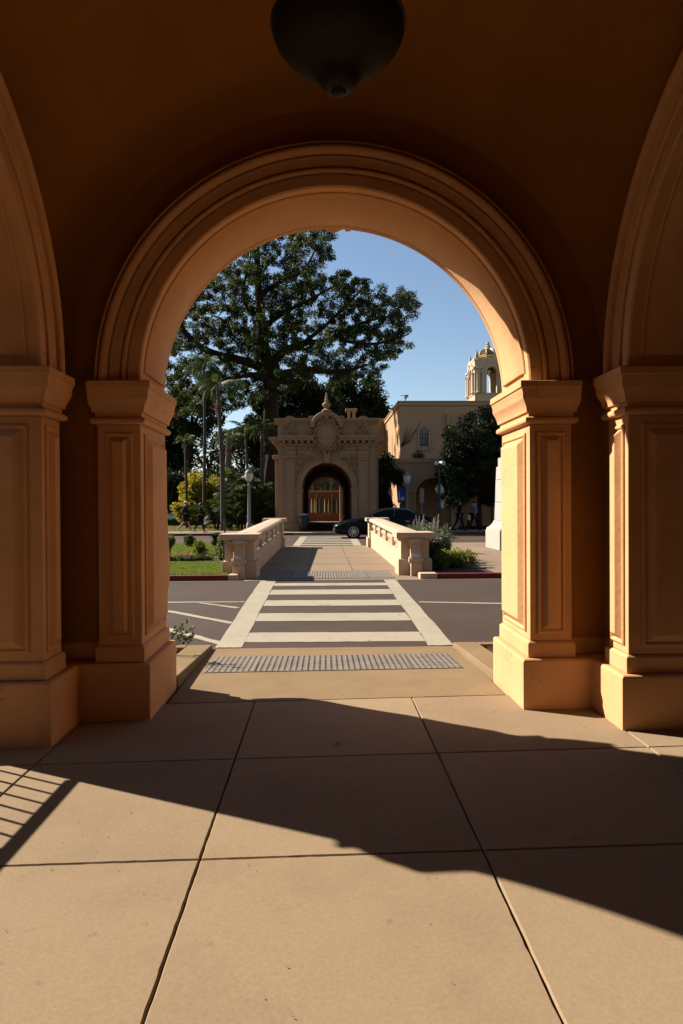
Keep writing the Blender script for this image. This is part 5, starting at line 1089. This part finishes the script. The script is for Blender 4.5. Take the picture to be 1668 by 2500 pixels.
# ------------------------------------------------------------------ cars
def sedan(name, label, loc, flip, body, detailed=True):
    t = tag(empty(name, loc, math.pi if flip else 0), label, 'car')
    def ring(x, pts): full = [(x, -a, z) for a, z in pts]+[(x, a, z) for a, z in reversed(pts)]; return full
    st = [(0, [(.45, .30), (.52, .34), (.56, .45), (.56, .55), (.52, .60)]), (.06, [(.62, .24), (.70, .32), (.74, .46), (.72, .60), (.60, .68)]), (.25, [(.74, .20), (.82, .30), (.86, .48), (.82, .66), (.66, .76)]),
          (.6, [(.80, .18), (.88, .28), (.905, .50), (.86, .74), (.70, .86)]), (1.1, [(.82, .18), (.90, .28), (.915, .55), (.87, .82), (.74, .94)]), (1.55, [(.82, .18), (.90, .28), (.915, .55), (.875, .88), (.76, .99)]),
          (2.4, [(.82, .18), (.90, .28), (.915, .58), (.875, .92), (.78, 1.0)]), (3.4, [(.82, .18), (.90, .28), (.915, .60), (.875, .95), (.78, 1.03)]), (4.1, [(.80, .19), (.88, .30), (.905, .62), (.86, .96), (.74, 1.05)]),
          (4.55, [(.74, .24), (.82, .34), (.85, .62), (.80, .92), (.70, 1.03)]), (4.75, [(.60, .34), (.68, .40), (.72, .62), (.70, .86), (.62, .94)])]
    MB().loft([ring(x-2.375, p) for x, p in st]).build('body', body, t, .02, True, seg=2)
    gh = [(1.45, [(.76, .985), (.74, 1.0), (.70, 1.01)]), (2.0, [(.80, .99), (.70, 1.25), (.60, 1.285)]), (2.45, [(.81, 1.0), (.66, 1.39), (.54, 1.43)]), (3.0, [(.81, 1.01), (.66, 1.41), (.54, 1.455)]), (3.5, [(.80, 1.02), (.64, 1.37), (.52, 1.405)]), (4.0, [(.76, 1.03), (.62, 1.20), (.52, 1.23)]), (4.35, [(.70, 1.03), (.66, 1.05), (.60, 1.06)])]
    MB().loft([ring(x-2.375, p) for x, p in gh]).build('window_glass', DKGLASS, t, .01, True)
    rf = [(2.28, [(.645, 1.36), (.56, 1.405)]), (2.5, [(.67, 1.40), (.56, 1.445)]), (3.0, [(.675, 1.42), (.56, 1.468)]), (3.45, [(.655, 1.385), (.545, 1.425)]), (3.72, [(.64, 1.30), (.53, 1.335)])]
    MB().loft([ring(x-2.375, p) for x, p in rf]).build('roof', body, t, .01, True)
    for s_ in (-1, 1):
        MB().tube([(1.5-2.375, s_*.765, 1.0), (2.0-2.375, s_*.735, 1.235), (2.42-2.375, s_*.69, 1.375), (3.0-2.375, s_*.69, 1.40), (3.55-2.375, s_*.68, 1.34), (3.95-2.375, s_*.70, 1.15), (4.05-2.375, s_*.80, 1.04)], .012, 5).build('window_trim', CHROME, t)
        MB().tube([(2.85-2.375, s_*.80, 1.02), (2.9-2.375, s_*.69, 1.40)], .03, 5).build('door_pillar', IRON, t)
        for hx in (2.55, 3.5): MB().box(hx-2.375-.10, hx-2.375+.10, *sorted((s_*.905, s_*.925)), .80, .825).build('door_handle', CHROME, t, .006)
        MB().ball((1.85-2.375, s_*.96, 1.02), (.07, .10, .065), 8, 6).build('mirror', body, t, 0, True)
        m = MB(); m.loft([[(x-2.375, s_*a, z) for x, a, z in ((.10, .50+d, .60), (.16, .72+d, .58), (.42, .80+d, .68), (.52, .72+d, .80), (.30, .60+d, .745))] for d in (0, .035)]); m.build('headlight', mat('headlight', (.55, .55, .55), .12, .05, 2, 0, 10, .8, metal=.5) if 'headlight' not in bpy.data.materials else bpy.data.materials['headlight'], t, .01, True)
        MB().box(4.60-2.375, 4.70-2.375, *sorted((s_*.60, s_*.80)), .72, .90).build('tail_light', REDP, t, .02)
        MB().box(.10-2.375, .20-2.375, *sorted((s_*.52, s_*.68)), .33, .40).build('fog_light', CHROME, t, .01)
        for wx in (.92, 3.72):
            w = empty('wheel', (wx-2.375, s_*.83, .325), 0, t)
            m = MB(); m.loft([[(.37*k*math.cos(a), y, .37*k*math.sin(a)) for a in np.linspace(0, 2*math.pi, 29)[:-1]] for k, y in ((.98, s_*.066), (1, s_*.072), (1, s_*.0725))]); m.build('arch_shadow', RUBBER, w)
            prof = [(.235, -.10), (.315, -.10), (.325, -.07), (.325, .07), (.312, .098), (.235, .098)]
            m = MB(); m.loft([[(r*math.cos(a), s_*y, r*math.sin(a)) for r, y in prof] for a in np.linspace(0, 2*math.pi, 33)], cap=False); m.build('tyre', RUBBER, w, 0, True)
            m = MB(); m.loft([[(r*math.cos(a), s_*y, r*math.sin(a)) for r, y in ((.19, .03), (.238, .03), (.24, .10), (.225, .103), (.218, .05))] for a in np.linspace(0, 2*math.pi, 33)], cap=False)
            for k in range(10):
                a = k*math.pi/5; c, q = math.cos(a), math.sin(a); m.loft([[(r*c-w_*q, s_*y, r*q+w_*c) for w_, y in ((-ww_, .075), (ww_, .075), (ww_, .10), (-ww_, .10))] for r, ww_ in ((.03, .018), (.225, .014))])
            m.loft([[(r*math.cos(a), s_*y, r*math.sin(a)) for a in np.linspace(0, 2*math.pi, 13)[:-1]] for r, y in ((.05, .07), (.05, .105), (.03, .112))]); m.build('rim', SILVER, w, 0, True)
            m = MB(); m.loft([[(.20*math.cos(a), s_*y, .20*math.sin(a)) for a in np.linspace(0, 2*math.pi, 17)[:-1]] for y in (.02, .03)]); m.build('brake_disc', IRON, w)
    MB().box(-.02-2.375, .05-2.375, -.42, .42, .40, .58).build('grille', CHROME, t, .02)
    MB().box(-.03-2.375, .04-2.375, -.5, .5, .28, .36).build('bumper_intake', IRON, t, .02)
    MB().box(-.035-2.375, -.015-2.375, -.20, .20, .37, .42).build('number_plate', WSTONE, t)
    return t
sedan('sedan', 'black sedan driving across the far crosswalk behind the right balustrade', (.56+2.375, 33.55, 0), False, CARBLK)
for i, (x, Y, c, lab) in enumerate(((418, 62, (.55, .55, .55), 'white parked car half hidden at the far left'), (470, 63.5, (.12, .16, .22), 'grey-blue parked car behind the yellow tree'))):
    b = P(x, 1260, Y); o = sedan('parked_car', lab, (b.x, Y, .05), bool(i), mat('parked_car_paint', c, .3, .05, 1, 0, 10, .5, coat=.4))
    o['group'] = 'parked cars across the lawn'

# ------------------------------------------------------------------ people
def skin_mesh(name, verts, edges, rad, material, parent, sub=1):
    me = bpy.data.meshes.new(name); me.from_pydata(verts, edges, []); me.materials.append(material)
    o = bpy.data.objects.new(name, me); COL.objects.link(o); o.parent = parent
    o.modifiers.new('skin', 'SKIN').use_smooth_shade = True
    if not me.skin_vertices: return o
    for i, d in enumerate(me.skin_vertices[0].data):
        d.radius = (rad[i], rad[i]); d.use_root = (i == 0)
    s_ = o.modifiers.new('sub', 'SUBSURF'); s_.levels = sub; s_.render_levels = sub
    return o
def person(label, loc, rz, h, legs, arms, top, bottom, shoes, hair, hairlong=False, cap=False, shorts=False, group=None, slim=1.):
    """facing local +x; legs/arms: per side (swing upper, bend lower) in radians"""
    t = tag(empty('person', loc, rz), label, 'person', group); k = h/1.75
    hip, kn, an = .92*k, .44*k, .43*k
    J = {'pel': Vector((0, 0, .95*k)), 'sp': Vector((.01, 0, 1.12*k)), 'ch': Vector((.01, 0, 1.33*k)), 'nk': Vector((0, 0, 1.49*k)), 'hd': Vector((.02*k, 0, 1.60*k)), 'tp': Vector((.015*k, 0, 1.70*k))}
    V = [J['pel'], J['sp'], J['ch'], J['nk'], J['hd'], J['tp']]; Rr = [.135*k*slim, .12*k*slim, .135*k*slim, .055*k, .088*k, .07*k]; E_ = [(0, 1), (1, 2), (2, 3), (3, 4), (4, 5)]
    L = {}
    for s_ in (-1, 1):
        a, b = legs[(s_+1)//2]; hp = Vector((0, s_*.09*k, .90*k)); q = hp+Vector((math.sin(a)*kn, 0, -math.cos(a)*kn)); f = q+Vector((math.sin(a-b)*an, 0, -math.cos(a-b)*an)); tilt = max(0, b-a)*.9
        toe = f+Vector((.17*k*math.cos(tilt), s_*.02, -.045*k-.17*k*math.sin(tilt))); n = len(V); V += [hp, q, f, toe]; Rr += [.088*k*slim, .058*k, .042*k, .03*k]; E_ += [(0, n), (n, n+1), (n+1, n+2), (n+2, n+3)]; L['leg', s_] = (hp, q, f, toe)
        a, b = arms[(s_+1)//2]; sh = Vector((0, s_*.19*k, 1.42*k)); el = sh+Vector((math.sin(a)*.29*k, s_*.05*k, -math.cos(a)*.29*k)); wr = el+Vector((math.sin(a+b)*.25*k, -s_*.01, -math.cos(a+b)*.25*k)); d = (wr-el).normalized(); pm = wr+d*.07*k
        n = len(V); V += [sh, el, wr, pm]; Rr += [.055*k, .040*k, .028*k, .030*k]; E_ += [(2, n), (n, n+1), (n+1, n+2), (n+2, n+3)]; L['arm', s_] = (sh, el, wr, pm)
        for j, (off, ln) in enumerate(((-.024, .062), (-.008, .075), (.008, .07), (.024, .055))):
            n2 = len(V); V += [pm+Vector((off*k, 0, 0))+d*ln*.5*k, pm+Vector((off*k*1.1+.01, 0, 0))+d*ln*k]; Rr += [.009*k, .008*k]; E_ += [(n+3, n2), (n2, n2+1)]
        n2 = len(V); V += [wr+d*.03*k+Vector((.035*k, 0, 0)), wr+d*.06*k+Vector((.05*k, 0, 0))]; Rr += [.010*k, .009*k]; E_ += [(n+2, n2), (n2, n2+1)]
    n = len(V); V += [J['hd']+Vector((.095*k, 0, -.005*k))]; Rr += [.016*k]; E_ += [(4, n)]
    skin_mesh('body', V, E_, Rr, SKIN, t)
    # clothes
    V2 = [J['pel']+Vector((0, 0, -.03)), J['sp'], J['ch'], J['nk']+Vector((0, 0, -.03))]; R2_ = [.165*k*slim, .15*k*slim, .165*k*slim, .075*k]; E2 = [(0, 1), (1, 2), (2, 3)]
    for s_ in (-1, 1):
        sh, el, wr, pm = L['arm', s_]; n = len(V2); V2 += [sh, el, wr-(wr-el)*.06]; R2_ += [.075*k, .056*k, .042*k]; E2 += [(2, n), (n, n+1), (n+1, n+2)]
    skin_mesh('top', V2, E2, R2_, top, t)
    V3 = [J['pel']]; R3_ = [.155*k*slim]; E3 = []
    for s_ in (-1, 1):
        hp, q, f, toe = L['leg', s_]; n = len(V3)
        if shorts: V3 += [hp, hp.lerp(q, .85)]; R3_ += [.11*k, .09*k]; E3 += [(0, n), (n, n+1)]
        else: V3 += [hp, q, q.lerp(f, .95)]; R3_ += [.102*k*slim, .072*k, .056*k]; E3 += [(0, n), (n, n+1), (n+1, n+2)]
        m = MB(); d = (toe-f); side = Vector((0, .045*k, 0)); u_ = d.cross(Vector((0, 1, 0))).normalized()*-.05*k
        if u_.z < 0: u_ = -u_
        b0_ = f-d*.35; m.loft([[b0_-side*.8-u_, b0_+side*.8-u_, b0_+side*.7+u_*1.1, b0_-side*.7+u_*1.1], [f-side-u_*.9, f+side-u_*.9, f+side*.7+u_*1.2, f-side*.7+u_*1.2], [toe-side-u_*.4, toe+side-u_*.4, toe+side*.8+u_*.5, toe-side*.8+u_*.5], [toe+d*.25-side*.5-u_*.35, toe+d*.25+side*.5-u_*.35, toe+d*.25+side*.4+u_*.2, toe+d*.25-side*.4+u_*.2]]); m.build('shoe', shoes, t, .01, True)
    skin_mesh('legwear', V3, E3, R3_, bottom, t)
    hc = J['hd']+Vector((-.012*k, 0, .045*k)); m = MB(); m.ball(hc, (.102*k, .088*k, .095*k), 12, 8)
    if hairlong: m.ball(J['hd']+Vector((-.075*k, 0, -.06*k)), (.06*k, .095*k, .15*k), 10, 8); m.ball(J['hd']+Vector((-.06*k, 0, .0)), (.075*k, .10*k, .1*k), 10, 8)
    m.build('hair', hair, t, 0, 'all')
    if cap:
        m = MB(); m.ball(J['hd']+Vector((.0, 0, .065*k)), (.112*k, .097*k, .075*k), 12, 8); m.loft([[(J['hd'].x+x*k, w*k, J['hd'].z+z*k) for w, z in ((-.075, .05), (.075, .05), (.065, .06), (-.065, .06))] for x, z0 in ((.06, 0), (.15, 0), (.19, 0))]); m.build('cap', WHITEC, t, 0, True)
    for s_ in (-1, 1): MB().ball(J['hd']+Vector((.078*k, s_*.032*k, .012*k)), .011*k, 6, 4).build('eye', BLACKC, t)
    return t
pm_ = P(454, 1303, 39.3); pw = P(491, 1303, 38.9)
person('person in white cap and dark jacket with shorts walking right on the far pavement', (pm_.x, 39.3, .125), 0, 1.78, ((.42, .10), (-.38, .35)), ((-.35, .25), (.3, .5)), NAVYC, BLACKC, WHITEC, HAIRD, False, True, True, 'people walking on the left')
person('person with dark wavy hair in black walking right behind the lawn', (pw.x, 38.9, .125), 0, 1.68, ((-.34, .3), (.22, .05)), ((.25, 1.2), (.2, .5)), BLACKC, BLACKC, WHITEC, HAIRD, True, False, False, 'people walking on the left', .88)
for i, (x, h_, tp_, lab, cap_) in enumerate(((1122, 1.76, BLACKC, 'person in dark clothes walking in the shade of the museum tree', False), (1158, 1.72, BLUEC, 'person in blue-grey top walking in the shade at right', False), (1146, 1.02, WHITEC, 'small child in pale top between the shaded walkers', False))):
    b = P(x, 1300, 38.9+.3*i); person(lab, (b.x, 38.9+.3*i, .125), math.radians(20), h_, ((.3, .1), (-.3, .3)), ((-.25, .2), (.3, .3)), tp_, BLACKC, BLACKC, HAIRD, i == 0, False, False, 'people in the shade at right')
